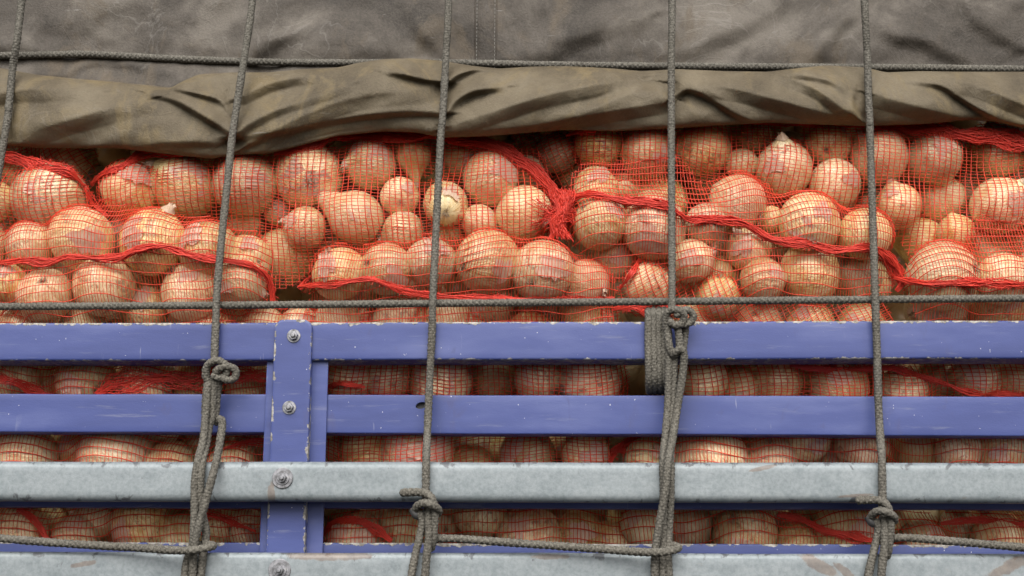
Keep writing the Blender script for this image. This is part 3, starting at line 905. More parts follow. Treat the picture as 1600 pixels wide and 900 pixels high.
# ------------------------------------------------------------------ the sacks and what is in them
# rows of onions: (px, py, radius px[, layer[, options]]); layer 1 lies behind layer 0
# options: ax = direction of the neck in the picture in degrees (0 right, 90 up), tw = neck turned to us, long = long necked, st = stretch
SACKS = [
 dict(key='tucked', where='small tucked sack at left', Y=0.125, net='D', sp=(6, 12),
      label='red net sack mostly hidden under the rolled tarp near the left edge',
      poly=[(20, 222), (150, 222), (160, 262), (148, 300), (60, 290)], hems=[],
      rows=[('front', [(102, 250, 38), (55, 245, 30, 1)])]),
 dict(key='far_left', where='far left upper sack', Y=0.066, net='H', sp=(5.5, 9.8),
      label='red net sack of onions at the far left, gathered to a point under the tarp',
      poly=[(-90, 238), (0, 240), (60, 252), (115, 268), (140, 292), (138, 330), (100, 372), (-90, 385)],
      hems=[([(-90, 240), (0, 245), (60, 256), (105, 268), (132, 290)], 9, 26), ([(132, 288), (137, 300), (150, 320), (168, 338)], 5, 10)],
      rows=[('front', [(78, 312, 56), (-12, 316, 33)]), ('back', [(30, 268, 28, 1), (35, 362, 25, 1)])]),
 dict(key='long_upper', where='long tied upper sack', Y=0.088, net='H', sp=(5.4, 9.6),
      label='long red net sack under the tarp, its right end gathered into a knot',
      poly=[(148, 285), (175, 252), (240, 240), (430, 222), (520, 211), (640, 204), (720, 210), (800, 232), (850, 275), (876, 318), (862, 368), (800, 400), (600, 420), (480, 455), (405, 452), (330, 400), (200, 350)],
      hems=[([(142, 288), (160, 268), (190, 255), (235, 247), (285, 243)], 6, 20), ([(428, 240), (470, 228), (520, 217), (580, 212), (640, 210), (690, 214), (740, 220), (790, 234), (835, 265), (860, 295), (878, 322)], 8, 30),
            ([(700, 222), (760, 228), (810, 250), (850, 285), (880, 318)], 7, 16)],
      knot=(876, 338, 19, 36),
      rows=[('top', [(204, 297, 45), (287, 291, 47, 0, dict(ax=150, st=1.15)), (383, 287, 48), (481, 276, 50), (579, 258, 38), (645, 244, 31, 0, dict(ax=-82, long=1)), (724, 248, 32, 1), (766, 281, 42), (823, 272, 28, 1)]),
            ('middle', [(435, 330, 22, 1), (624, 308, 30), (696, 318, 34, 0, dict(st=1.3, ax=95)), (556, 340, 46, 0, dict(ax=150, long=1)), (476, 357, 33), (381, 350, 30, 1), (287, 333, 38, 1), (819, 334, 43), (749, 347, 27)]),
            ('bottom', [(442, 402, 45, 1), (630, 361, 30), (517, 392, 34, 1), (700, 372, 30, 1), (590, 398, 30, 1), (775, 385, 32, 1)])]),
 dict(key='corner_upper', where='upper right corner sack', Y=0.088, net='H', sp=(5.5, 9.4),
      label='wide red net sack of onions filling the upper right under the tarp',
      poly=[(885, 212), (960, 195), (1120, 185), (1690, 175), (1690, 410), (1500, 412), (1430, 420), (1390, 400), (1300, 345), (1200, 325), (1100, 305), (950, 290), (905, 262)],
      hems=[([(1355, 197), (1420, 200), (1490, 206), (1550, 214), (1610, 226), (1680, 238)], 12, 44), ([(1160, 192), (1260, 194), (1350, 198)], 3, 9), ([(884, 212), (905, 206), (930, 206)], 4, 8)],
      rows=[('top', [(935, 228, 35), (1010, 238, 42), (1098, 233, 43), (1177, 216, 28, 1), (1294, 227, 35), (1373, 246, 43), (1461, 246, 41), (1563, 235, 40, 0), (1640, 250, 40)]),
            ('middle', [(955, 270, 22, 1), (1105, 282, 32, 1), (1159, 257, 24), (1225, 265, 42, 0, dict(ax=100, tw=.6)), (1305, 289, 38), (1404, 323, 34), (1472, 312, 36, 1), (1512, 296, 28, 1), (1561, 321, 43), (1370, 322, 28, 1), (1625, 330, 42)]),
            ('bottom', [(1439, 378, 36, 1), (1494, 364, 28), (1330, 335, 28, 1), (1560, 372, 30, 1), (1180, 308, 30, 1)])]),
 dict(key='hidden_upper', where='dim sack above the net knot', Y=0.125, net='D', sp=(5, 10),
      label='dim red net sack in the shade behind the gathered knot',
      poly=[(795, 200), (905, 200), (915, 300), (870, 310), (830, 270)], hems=[],
      rows=[('front', [(871, 238, 31), (828, 230, 24, 1), (900, 275, 26, 1)])]),
 dict(key='seam_left', where='lower left seam sack', Y=0.047, net='V', sp=(4.7, 14),
      label='red net sack at the lower left with a wavy red seam across its front',
      poly=[(-90, 365), (30, 345), (130, 318), (250, 320), (340, 338), (400, 368), (430, 425), (437, 480), (410, 530), (-90, 530)],
      hems=[([(-90, 412), (0, 408), (40, 408), (75, 411), (110, 401), (180, 405), (215, 388), (255, 386), (300, 400), (360, 408), (395, 416), (418, 432)], 4.5, 22), ([(395, 416), (415, 430), (424, 448), (426, 475)], 7, 24)],
      rows=[('top', [(47, 383, 35), (128, 373, 49), (204, 368, 36, 1), (240, 379, 50), (324, 390, 45), (385, 405, 38), (-25, 385, 36)]),
            ('bottom', [(10, 443, 33), (71, 462, 41), (162, 447, 47), (236, 425, 32, 1), (300, 457, 45), (376, 442, 40), (228, 482, 36), (-55, 450, 36), (130, 505, 34, 1), (350, 500, 36, 1)])]),
 dict(key='seam_middle', where='lower middle seam sack', Y=0.047, net='V', sp=(4.6, 14),
      label='red net sack above the rail in the middle, seam dipping behind the cross rope',
      poly=[(468, 448), (490, 400), (560, 375), (680, 362), (770, 355), (860, 368), (920, 400), (985, 450), (1000, 530), (470, 530)],
      hems=[([(466, 448), (490, 446), (530, 441), (575, 437), (605, 444), (640, 457), (690, 464), (760, 467), (860, 467), (960, 466)], 4, 20), ([(468, 452), (478, 440), (486, 432)], 7, 18)],
      rows=[('top', [(531, 428, 42), (604, 421, 40), (674, 411, 40), (763, 409, 47), (848, 424, 48), (915, 445, 37)]),
            ('bottom', [(556, 463, 40, 1), (664, 464, 33, 1), (766, 472, 40), (700, 500, 36), (620, 502, 38), (850, 490, 38, 1), (910, 500, 34), (530, 505, 36)])]),
 dict(key='seam_right', where='sloping seam sack', Y=0.047, net='V', sp=(4.8, 12.5),
      label='bulging red net sack with a long seam sloping down to the right from the knot',
      poly=[(885, 310), (930, 262), (1030, 275), (1150, 265), (1270, 290), (1340, 318), (1395, 370), (1410, 440), (1390, 485), (960, 485), (930, 430), (888, 385)],
      hems=[([(872, 316), (905, 306), (930, 303), (965, 312), (1000, 315), (1040, 320), (1062, 335), (1080, 343), (1130, 343), (1165, 352), (1200, 372), (1225, 378), (1262, 380), (1305, 393), (1345, 387), (1370, 388), (1392, 408), (1410, 436)], 5.5, 26), ([(1372, 392), (1388, 410), (1402, 428), (1410, 448)], 9, 26)],
      rows=[('top', [(931, 297, 35), (975, 296, 26, 1), (1022, 318, 48, 1), (1102, 350, 30), (1152, 316, 42), (1265, 350, 47), (1351, 366, 40), (1205, 345, 22, 1)]),
            ('middle', [(937, 348, 43), (1022, 356, 50), (1170, 388, 34)]),
            ('bottom', [(958, 405, 34, 1), (1081, 408, 33), (1020, 418, 32, 1), (1125, 430, 32, 1), (1191, 437, 36), (1265, 426, 46), (1338, 432, 38, 1), (1010, 395, 26, 1)])]),
 dict(key='seam_corner', where='lower right corner sack', Y=0.047, net='V', sp=(4.8, 13),
      label='red net sack in the lower right above the rail with a straight seam',
      poly=[(1398, 445), (1440, 390), (1530, 350), (1690, 345), (1690, 530), (1405, 530)],
      hems=[([(1396, 434), (1425, 440), (1460, 443), (1500, 440), (1540, 444), (1600, 443), (1690, 446)], 5.5, 26), ([(1400, 455), (1412, 442), (1425, 440)], 9, 16)],
      rows=[('top', [(1534, 398, 43, 1), (1472, 430, 50), (1567, 436, 40), (1600, 386, 34, 1), (1640, 420, 44)]),
            ('bottom', [(1462, 482, 45), (1560, 480, 45), (1640, 490, 40)])]),
 dict(key='flat_fold', where='slack sack above top rail', Y=0.062, net='D', sp=(4.4, 10),
      label='slack red net sack lying flat just above the rail under the sloping sack',
      poly=[(962, 445), (1010, 402), (1060, 430), (1200, 442), (1300, 465), (1400, 478), (1405, 540), (960, 540)],
      hems=[([(955, 484), (990, 478), (1020, 486), (1060, 480)], 8, 26), ([(1000, 405), (985, 430), (968, 452)], 6, 12)],
      rows=[('front', [(1013, 446, 37), (1120, 463, 33), (1075, 500, 38), (1185, 505, 36), (1265, 508, 36), (1345, 510, 36)])]),
 # --- seen through the slots of the truck side
 dict(key='slot1_left', where='top slot left of post', Y=0.104, net='V', sp=(6, 15),
      label='red net sack seen through the top slot left of the blue post',
      poly=[(-90, 470), (200, 478), (500, 470), (500, 560), (480, 645), (-90, 645)],
      hems=[([(-90, 575), (0, 590), (50, 606), (80, 620)], 12, 15), ([(150, 618), (185, 600), (230, 592), (300, 596), (370, 588), (430, 590)], 14, 15)],
      rows=[('upper', [(412, 512, 34), (468, 510, 30), (40, 520, 40), (330, 525, 40)]),
            ('middle', [(20, 590, 40), (135, 598, 44), (75, 600, 34, 1), (225, 605, 42), (310, 600, 40, 1), (390, 610, 36, 1), (455, 595, 40), (-40, 600, 38)])]),
 dict(key='slot1_middle', where='top slot right of post', Y=0.104, net='H', sp=(6.6, 10.5),
      label='red net sack seen through the top slot right of the blue post',
      poly=[(505, 495), (1010, 500), (1012, 560), (1000, 640), (505, 645)],
      hems=[([(505, 606), (535, 600), (570, 605)], 6, 14)],
      rows=[('middle', [(545, 592, 36), (606, 590, 34), (690, 594, 47), (770, 588, 38, 1), (841, 592, 36), (921, 594, 49)]),
            ('upper', [(560, 520, 38), (650, 520, 40), (740, 525, 40), (830, 525, 38), (930, 520, 40)])]),
 dict(key='slot1_right', where='top slot far right', Y=0.104, net='H', sp=(7, 11.5),
      label='red net sack seen through the top slot at the right with a sagging red cord',
      poly=[(1015, 500), (1690, 505), (1690, 650), (1015, 645)],
      hems=[([(1235, 571), (1275, 577), (1330, 576), (1390, 576), (1425, 583), (1470, 600), (1510, 611), (1560, 614), (1690, 618)], 4, 16)],
      rows=[('middle', [(1098, 594, 38), (1157, 606, 28), (1214, 597, 37), (1311, 606, 45), (1410, 612, 38), (1523, 594, 38), (1585, 598, 35), (1465, 590, 30, 1), (1050, 600, 34, 1), (1260, 585, 28, 1), (1640, 600, 36)]),
            ('upper', [(1150, 540, 36, 1), (1260, 535, 36), (1350, 540, 36), (1450, 535, 36), (1560, 540, 34, 1)])]),
 dict(key='slot2_left', where='middle slot left of post', Y=0.101, net='V', sp=(6.2, 17),
      label='red net sack seen through the middle slot left of the blue post',
      poly=[(-90, 640), (500, 640), (500, 765), (-90, 765)], hems=[([(350, 700), (400, 690), (440, 696)], 4, 8)],
      rows=[('front', [(38, 716, 50), (80, 672, 34, 1), (182, 716, 57), (268, 725, 36), (362, 728, 38), (392, 690, 28, 1), (245, 672, 34, 1), (-30, 700, 40), (455, 715, 38), (318, 690, 26, 1), (118, 700, 30, 1)])]),
 dict(key='slot2_middle', where='middle slot right of post', Y=0.101, net='H', sp=(5.8, 11),
      label='red net sack seen through the middle slot right of the blue post',
      poly=[(505, 645), (950, 645), (962, 700), (940, 765), (505, 765)],
      hems=[([(950, 730), (960, 705), (985, 690), (1010, 682)], 6, 18), ([(960, 702), (985, 708), (1010, 722), (1035, 730)], 5, 16)],
      rows=[('front', [(518, 698, 34, 1), (575, 704, 44), (652, 702, 56), (735, 735, 40, 1), (740, 690, 34, 1), (824, 712, 44, 1), (915, 708, 37), (780, 705, 24, 1), (870, 690, 26, 1)])]),
 dict(key='slot2_right', where='middle slot far right', Y=0.101, net='V', sp=(6.4, 20),
      label='red net sack seen through the middle slot at the right end',
      poly=[(975, 645), (1690, 650), (1690, 770), (970, 765)], hems=[],
      rows=[('front', [(1008, 715, 32), (1108, 722, 58), (1202, 722, 42), (1258, 684, 40), (1347, 692, 42), (1432, 700, 36, 1), (1497, 704, 34), (1562, 700, 42), (1300, 725, 30, 1), (1400, 720, 30, 1), (1640, 700, 40)])]),
 dict(key='slot3_left', where='lowest slot left of post', Y=0.101, net='V', sp=(6.2, 16),
      label='red net sack seen through the lowest slot left of the blue post',
      poly=[(-90, 765), (500, 768), (500, 905), (-90, 905)], hems=[([(28, 795), (48, 808), (64, 826), (75, 848)], 7, 20), ([(300, 800), (345, 808), (400, 830)], 5, 12)],
      rows=[('front', [(28, 836, 46), (118, 842, 36), (152, 808, 36), (220, 818, 44), (285, 842, 36), (335, 820, 36), (385, 826, 30), (80, 812, 26, 1), (-40, 830, 36), (450, 825, 40)])]),
 dict(key='slot3_middle', where='lowest slot right of post', Y=0.101, net='V', sp=(6.6, 18),
      label='red net sack seen through the lowest slot between the post and the middle ropes',
      poly=[(505, 765), (985, 768), (1000, 905), (505, 905)], hems=[([(505, 836), (522, 816), (555, 812), (580, 822), (612, 846)], 6, 22)],
      rows=[('front', [(556, 846, 44), (632, 826, 38), (690, 815, 30, 1), (750, 800, 40), (828, 844, 52), (905, 838, 40), (955, 848, 34), (980, 806, 30, 1), (720, 845, 30, 1), (590, 795, 26, 1)])]),
 dict(key='slot3_right', where='lowest slot far right', Y=0.101, net='V', sp=(6.6, 22),
      label='red net sack seen through the lowest slot at the right with a torn hem',
      poly=[(980, 768), (1690, 772), (1690, 910), (980, 905)], hems=[([(1215, 803), (1250, 812), (1285, 828), (1320, 836), (1365, 846)], 6, 20), ([(1470, 818), (1530, 812), (1600, 820)], 5, 14)],
      rows=[('front', [(1008, 824, 36), (1075, 822, 38, 1), (1165, 834, 48), (1245, 850, 34), (1325, 830, 50), (1440, 850, 36), (1500, 828, 34, 1), (1562, 846, 42), (1390, 815, 26, 1), (1205, 800, 26, 1), (1640, 835, 40)])]),
]

ORD = ['first', 'second', 'third', 'fourth', 'fifth', 'sixth', 'seventh', 'eighth', 'ninth', 'tenth', 'eleventh', 'twelfth']

# place every onion: front ones first, the ones behind pushed back until they no longer run into them
placed = []          # (x, z, Y, r)
plan = []
for S in SACKS:
    for row, lst in S['rows']:
        for o in lst:
            x, y, r = o[:3]
            plan.append(dict(S=S, row=row, x=x, y=y, r=r * 1.07, lay=o[3] if len(o) > 3 else 0, opt=o[4] if len(o) > 4 else {}))
plan.sort(key=lambda d: (d['lay'], d['S']['Y'] - d['r'] * 0.0001))


def settle(x, y, r, Y0, k=0.90):
    Y = Y0
    for _ in range(12):
        c_ = P(x, y, Y)
        rw = r * scale_at(c_)
        need = Y
        for (a, b, Yq, rq) in placed:
            d2 = (c_[0] - a) ** 2 + (c_[2] - b) ** 2
            R = (rw + rq) * k
            if d2 < R * R:
                lim = Yq + math.sqrt(R * R - d2)
                if Yq - 0.03 <= Y and lim > need: need = lim
        if need <= Y + 1e-5: break
        Y = need
    return Y


for d in plan:
    Y0 = d['S']['Y'] + rng.uniform(-0.004, 0.006) + (0.028 if d['lay'] else 0.0) + max(0, (38 - d['r'])) * -0.0003
    ys_p = [q[1] for q in d['S']['poly']]
    if d['S']['key'][:4] != 'slot':                 # a stuffed sack bulges in the middle and falls away to its rims
        y0p, y1p = min(ys_p), min(max(ys_p), 520)
        vv = (d['y'] - (y0p * 0.45 + y1p * 0.55)) / (0.5 * (y1p - y0p))
        Y0 += (0.060 if vv > 0 and d['S']['key'][:4] != 'seam' else 0.036) * min(vv * vv, 1.3)
    if d['S']['key'][:4] in ('seam', 'flat') and d['y'] + d['r'] / 1.07 > 508:      # what hangs down behind the top rail keeps clear of it
        Y0 = max(Y0, 0.064 + d['r'] * 0.00105)
    d['Y'] = min(settle(d['x'], d['y'], d['r'], Y0, 0.80 if d['lay'] == 0 else 0.9), Y0 + (0.02 if d['lay'] == 0 else 0.07))
    c_ = P(d['x'], d['y'], d['Y'])
    d['c'] = c_
    d['rw'] = d['r'] * scale_at(c_)
    placed.append((c_[0], c_[2], d['Y'], d['rw']))

# a second layer glimpsed in the gaps: kept only where the front leaves an opening
cover = np.zeros((180, 320), bool)
yy, xx = np.mgrid[0:180, 0:320] * 5 + 2.5
for d in plan: cover |= (xx - d['x']) ** 2 + (yy - d['y']) ** 2 < d['r'] ** 2
cover |= yy < np.interp(xx, bx_, by_)
for a, b in ((500, 572), (616, 682), (720, 798), (850, 900)): cover |= (yy > a) & (yy < b)


def inside(poly, x, y):
    x, y = np.asarray(x, float), np.asarray(y, float)
    c_ = np.zeros(x.shape, bool)
    n = len(poly)
    for i in range(n):
        (x0, y0), (x1, y1) = poly[i], poly[(i + 1) % n]
        k = ((y0 > y) != (y1 > y)) & (x < (x1 - x0) * (y - y0) / (y1 - y0 + 1e-9) + x0)
        c_ ^= k
    return c_


deep = []
for S in SACKS:
    xs, ys = zip(*S['poly'])
    for iy, y in enumerate(np.arange(min(ys) + 20, max(ys) - 10, 52)):
        for x in np.arange(max(min(xs), -20) + 20 + (iy % 2) * 30, min(max(xs), 1620) - 10, 60):
            x1, y1, r = x + rng.uniform(-9, 9), y + rng.uniform(-9, 9), rng.uniform(32, 42)
            if not inside(S['poly'], [x1, x1 - 28, x1 + 28, x1, x1], [y1, y1, y1, y1 - 24, y1 + 24]).all(): continue
            disc = (xx - x1) ** 2 + (yy - y1) ** 2 < r * r
            if disc.sum() and (disc & ~cover).sum() > (0.09 if S['key'][:4] == 'slot' else 0.16) * disc.sum():
                Y = min(settle(x1, y1, r, S['Y'] + 0.07, 0.92), S['Y'] + 0.14)
                c_ = P(x1, y1, Y)
                dd = dict(S=S, row=None, x=x1, y=y1, r=r, lay=2, opt={}, Y=Y, c=c_, rw=r * scale_at(c_))
                deep.append(dd)
                placed.append((c_[0], c_[2], Y, dd['rw']))
                cover |= disc
print('onions', len(plan), 'deep', len(deep))


def rot_to(axis):
    return Vector((0, 0, 1)).rotation_difference(Vector(axis))


def size_word(r):
    return 'small' if r < 31 else ('large' if r >= 46 else 'medium')


def make_onion(d, i, label, group):
    r_ = np.random.default_rng(1000 + i)
    opt = d['opt']
    vi = 5 if opt.get('long') else int(r_.integers(0, 5))
    a = math.radians(opt['ax']) if 'ax' in opt else r_.uniform(0, 2 * math.pi)
    tow = opt.get('tw', r_.uniform(-0.95, 0.70))
    if opt.get('long'): tow = 0.1
    ax = np.array([math.cos(a), 0, math.sin(a)]) * math.sqrt(1 - tow * tow) + np.array([0, -tow, 0])
    o = link('onion', BULBS[vi])
    o.location = d['c']
    o.rotation_mode = 'QUATERNION'
    o.rotation_quaternion = rot_to(ax) @ Quaternion((0, 0, 1), r_.uniform(0, 6.28))
    s = d['rw'] * (0.86 if opt.get('long') else 0.985)
    st_ = opt.get('st', 1.0)
    o.scale = (s * r_.uniform(.97, 1.03), s * r_.uniform(.97, 1.03), s * st_ * r_.uniform(.97, 1.04))
    tag(o, label, 'onion', group)
    if d['lay'] < 2 and tow > -0.3 and (opt or r_.random() < 0.6):
        k = link('dry_neck', NECKS[int(r_.integers(0, 4))], o, (0, 0, TOPZ[vi] - 0.03))
        k.rotation_euler = (0, 0, r_.uniform(0, 6.28))
        k.scale = (0.8, 0.8, 0.42 if not opt.get('long') else 0.7)
    if d['lay'] < 2 and tow < 0.45:
        k = link('root_tuft', ROOTS[int(r_.integers(0, 3))], o, (0, 0, -(TOPZ[vi] - [.11, .16, .09, .22, .13, .75][vi]) + 0.05))
    if d['lay'] == 0 and r_.random() < 0.72 or d['lay'] == 1 and r_.random() < 0.4:
        for q in range(1 + int(r_.random() < 0.35)):
            k = link('loose_skin', FLAKES[int(r_.integers(0, 7))], o)
            # somewhere on the side turned outwards, in the onion's own frame
            out = Vector((r_.uniform(-.75, .75), -1, r_.uniform(-.7, .7))).normalized()
            loc_dir = o.rotation_quaternion.inverted() @ out
            k.rotation_mode = 'QUATERNION'
            k.rotation_quaternion = Vector((0, -1, 0)).rotation_difference(loc_dir) @ Quaternion((0, 1, 0), r_.uniform(0, 6.28))
            k.scale = (1.0, 1.0, 1.0)
    return o


n_ = 0
for S in SACKS:
    for row, lst in S['rows']:
        ds = sorted([d for d in plan if d['S'] is S and d['row'] == row], key=lambda d: d['x'])
        vis = [d for d in ds if -d['r'] < d['x'] < 1600 + d['r']]
        for d in ds:
            if d not in vis: continue
            k = vis.index(d)
            look = 'long-necked ' if d['opt'].get('long') else ''
            d['name'] = f"{ORD[k]} onion{'' if len(S['rows']) == 1 else ' of ' + row + ' row'}, {S['where']}"
            rowp = '' if row == 'front' and len(S['rows']) == 1 else row + ' row, '
            lab = f"{size_word(d['r'])} {look}tan onion, {ORD[k]} from left, {rowp}{S['where']}"
            make_onion(d, n_, lab, 'onions in the net sacks'); n_ += 1
used = set()
for d in deep:
    near = sorted([q for q in plan if q['S'] is d['S'] and 'name' in q], key=lambda q: (q['x'] - d['x']) ** 2 + (q['y'] - d['y']) ** 2)
    lab = None
    for q in near:
        dx, dy = d['x'] - q['x'], d['y'] - q['y']
        rel = ('right of' if dx > 0 else 'left of') if abs(dx) > abs(dy) else ('below' if dy > 0 else 'above')
        lab = f"shaded onion half hidden {rel} {q['name']}"
        if lab not in used: break
    used.add(lab)
    make_onion(d, n_, lab, 'half hidden onions deeper in the sacks'); n_ += 1

# the load farther in, nothing of which can be told apart
rb = Bag()
ph = np.linspace(0, np.pi, 9); th = np.linspace(0, 2 * np.pi, 14, endpoint=False)
US = np.stack([np.sin(ph)[:, None] * np.cos(th), np.sin(ph)[:, None] * np.sin(th), np.cos(ph)[:, None] * np.ones_like(th)], -1)
for iz, z in enumerate(np.arange(-0.62, 0.64, 0.052)):
    for x in np.arange(-1.15 + (iz % 2) * 0.03, 1.2, 0.06):
        cc = np.array([x + rng.uniform(-.008, .008), 0.33 + rng.uniform(-.015, .015), z + rng.uniform(-.008, .008)])
        rb.add(US * rng.uniform(.037, .045) + cc, grid_faces(9, 14, True)[:, ::-1])
for x in (-1.12, -1.17, 1.12, 1.17):               # load carried on at both ends, added to keep side light out
    for z in np.arange(-0.56, 0.60, 0.052):
        for y in np.arange(0.10, 0.33, 0.05):
            rb.add(US * rng.uniform(.037, .045) + np.array([x, y, z]) + rng.uniform(-.008, .008, 3), grid_faces(9, 14, True)[:, ::-1])
for iz, z in enumerate(np.arange(-0.62, 0.64, 0.052)):
    for x in np.arange(-1.15 + (iz % 2 == 0) * 0.03, 1.2, 0.06):
        rb.add(US * rng.uniform(.040, .046) + np.array([x, 0.37, z + 0.026]) + rng.uniform(-.006, .006, 3), grid_faces(9, 14, True)[:, ::-1])
for py, Yq in ((535, .135), (652, .115), (765, .115), (885, .115)):        # unseen onions behind the rails, added to block light falling through
    for px in np.arange(-150, 1760, 66):
        x1, y1, r1 = px + rng.uniform(-6, 6), py + rng.uniform(-4, 4), 36
        Yb = settle(x1, y1, r1, Yq, 0.9)
        if Yb > Yq + 0.11: continue
        c_ = P(x1, y1, Yb)
        rb.add(US * r1 * scale_at(c_) + c_, grid_faces(9, 14, True)[:, ::-1])
        placed.append((c_[0], c_[2], Yb, r1 * scale_at(c_)))
rear = link('rear_onions', rb.mesh('rear_onions', M_ONION))
tag(rear, 'mass of onions deeper in the load behind the sacks', 'onions', None, 'stuff')


# ------------------------------------------------------------------ nets
RES = 0.003


def build_sack(S, si):
    ds = [d for d in plan + deep if d['S'] is S]
    Yn = S['Y']
    root = bpy.data.objects.new('onion_sack', None)
    COL.objects.link(root)
    xs, ys = zip(*S['poly'])
    root.location = P((min(xs) + max(xs)) / 2, max(ys), Yn)
    tag(root, S['label'], 'sack', 'red net sacks of onions')
    base = np.array(root.location)
    pw = [tuple(P(x, y, Yn - 0.03)[[0, 2]]) for x, y in S['poly']]
    wx, wz = zip(*pw)
    x0, x1, z0, z1 = min(wx) - .05, max(wx) + .05, min(wz) - .05, max(wz) + .05
    gx, gz = np.arange(x0, x1, RES), np.arange(z0, z1, RES)
    X, Z = np.meshgrid(gx, gz, indexing='ij')
    mask = inside(pw, X, Z)
    back = -(Yn + 0.012)
    obs = np.full(X.shape, -9.0)
    close = np.zeros(X.shape, bool)
    for d in ds:
        if d['lay'] == 2: continue
        R = d['rw'] + 0.0022
        q = (X - d['c'][0]) ** 2 + (Z - d['c'][2]) ** 2
        h = -d['c'][1] + np.sqrt(np.clip(R * R - q, 0, None))
        ok = q < R * R
        obs = np.where(ok, np.maximum(obs, h), obs)
        mask |= q < (R + 0.003) ** 2
        close |= q < (R + 0.011) ** 2
    mask &= close
    H = np.where(mask, np.maximum(obs, back), back)
    for it in range(150):                      # a taut skin stretched over the onions
        A = H.copy()
        A[1:-1, 1:-1] = 0.25 * (H[2:, 1:-1] + H[:-2, 1:-1] + H[1:-1, 2:] + H[1:-1, :-2])
        A = np.where(mask, np.maximum(A, obs), back)
        H = A
    Hs = H.copy()
    for it in range(6):
        Hs[1:-1, 1:-1] = 0.25 * (Hs[2:, 1:-1] + Hs[:-2, 1:-1] + Hs[1:-1, 2:] + Hs[1:-1, :-2])
    Hs = np.where(obs > -8, np.maximum(Hs, obs), Hs)
    hm = np.median(H[mask])

    def look(A, x, z):
        u = np.clip((x - x0) / RES, 0, A.shape[0] - 1.001); v = np.clip((z - z0) / RES, 0, A.shape[1] - 1.001)
        i, j = u.astype(int), v.astype(int)
        fu, fv = u - i, v - j
        return A[i, j] * (1 - fu) * (1 - fv) + A[i + 1, j] * fu * (1 - fv) + A[i, j + 1] * (1 - fu) * fv + A[i + 1, j + 1] * fu * fv

    r_ = np.random.default_rng(50 + si)
    ang0 = {'H': 0, 'V': 0, 'D': 24}[S['net']] + r_.uniform(-4, 4)
    a = math.radians(ang0)
    ca, sa = math.cos(a), math.sin(a)
    kd = 0.86 if S['key'][:4] == 'slot' else 1.0
    dense, sparse = S['sp'][0] * 0.001 * kd, S['sp'][1] * 0.001 * kd
    kz = r_.uniform(0.15, 0.40) * (1 if S['net'] == 'V' else -1)
    kx = r_.uniform(-0.15, 0.15)
    cx, cz = (x0 + x1) / 2, (z0 + z1) / 2
    L = max(x1 - x0, z1 - z0) * 0.75
    bag = Bag()
    for fam in (0, 1):
        horiz = (fam == 0) == (S['net'] != 'V')          # dense family lies flat unless the net is turned
        spc = dense if fam == 0 else sparse
        rad = 0.00058 if fam == 0 else 0.00086
        for q in np.arange(-L, L, spc):
            q = q + r_.normal(0, spc * (0.07 if fam == 0 else 0.05))
            s = np.arange(-L, L, 0.003)
            u, v = (s, np.full_like(s, q)) if horiz else (np.full_like(s, q), s)
            gx_, gz_ = u * ca - v * sa + cx, u * sa + v * ca + cz
            wobx = 0.0075 * vnoise(gx_ / 0.085 + si * 3, gz_ / 0.085, 21) + 0.0010 * vnoise(gx_ / 0.017 + si, gz_ / 0.02 + (q * 900 if fam else 0), 22)
            wobz = 0.0085 * vnoise(gx_ / 0.085 + 9, gz_ / 0.085 + si * 5, 23) + 0.0010 * vnoise(gx_ / 0.02 + (0 if fam else q * 700), gz_ / 0.017 + si, 24)
            hh = look(Hs, gx_, gz_) - hm
            X_ = gx_ + wobx + kx * hh
            Z_ = gz_ + wobz + kz * hh
            ok = (X_ > x0 + .004) & (X_ < x1 - .004) & (Z_ > z0 + .004) & (Z_ < z1 - .004)
            ok &= look(mask.astype(float), X_, Z_) > 0.5
            y_ = -look(Hs, X_, Z_) - 0.0008 - (0.0004 if fam else 0)
            # inside the frame only
            idx = np.where(ok)[0]
            if len(idx) < 3: continue
            for run in np.split(idx, np.where(np.diff(idx) > 1)[0] + 1):
                if len(run) < 3: continue
                p = np.stack([X_[run], y_[run], Z_[run]], 1)
                vv, ff = strand_geo(p, rad * r_.uniform(.85, 1.2), 3)
                bag.add(vv - base, ff)
    if bag.n:
        nt_ = link('netting', bag.mesh('netting', M_NET), root)
        nt_['kind'] = 'stuff'

    def front(px, py, lift):
        Y = Yn - 0.03
        for _ in range(4):
            p = P(px, py, Y)
            Y = -float(look(H, np.array([p[0]]), np.array([p[2]]))[0]) - lift
        return P(px, py, Y)

    for pts, wd, ns in S['hems']:
        cpt = np.array([front(x, y, 0.013 if y < 300 else 0.007) for x, y in pts])
        if len(cpt) > 4:
            cpt[1:-1, 1] = 0.5 * cpt[1:-1, 1] + 0.25 * (cpt[2:, 1] + cpt[:-2, 1])
        p, s = smooth_path(cpt, 0.003)
        t = np.gradient(p, axis=0); t /= np.linalg.norm(t, axis=1)[:, None]
        nrm = np.stack([-t[:, 2], 0 * t[:, 0], t[:, 0]], 1)
        hb = Bag()
        taper = np.clip(np.minimum(s, s[-1] - s) / 0.03, 0.45, 1)
        wd = wd * 1.3
        wv = wd * (1 + 0.28 * np.sin(s * 47 + wd) + 0.2 * np.sin(s * 113))
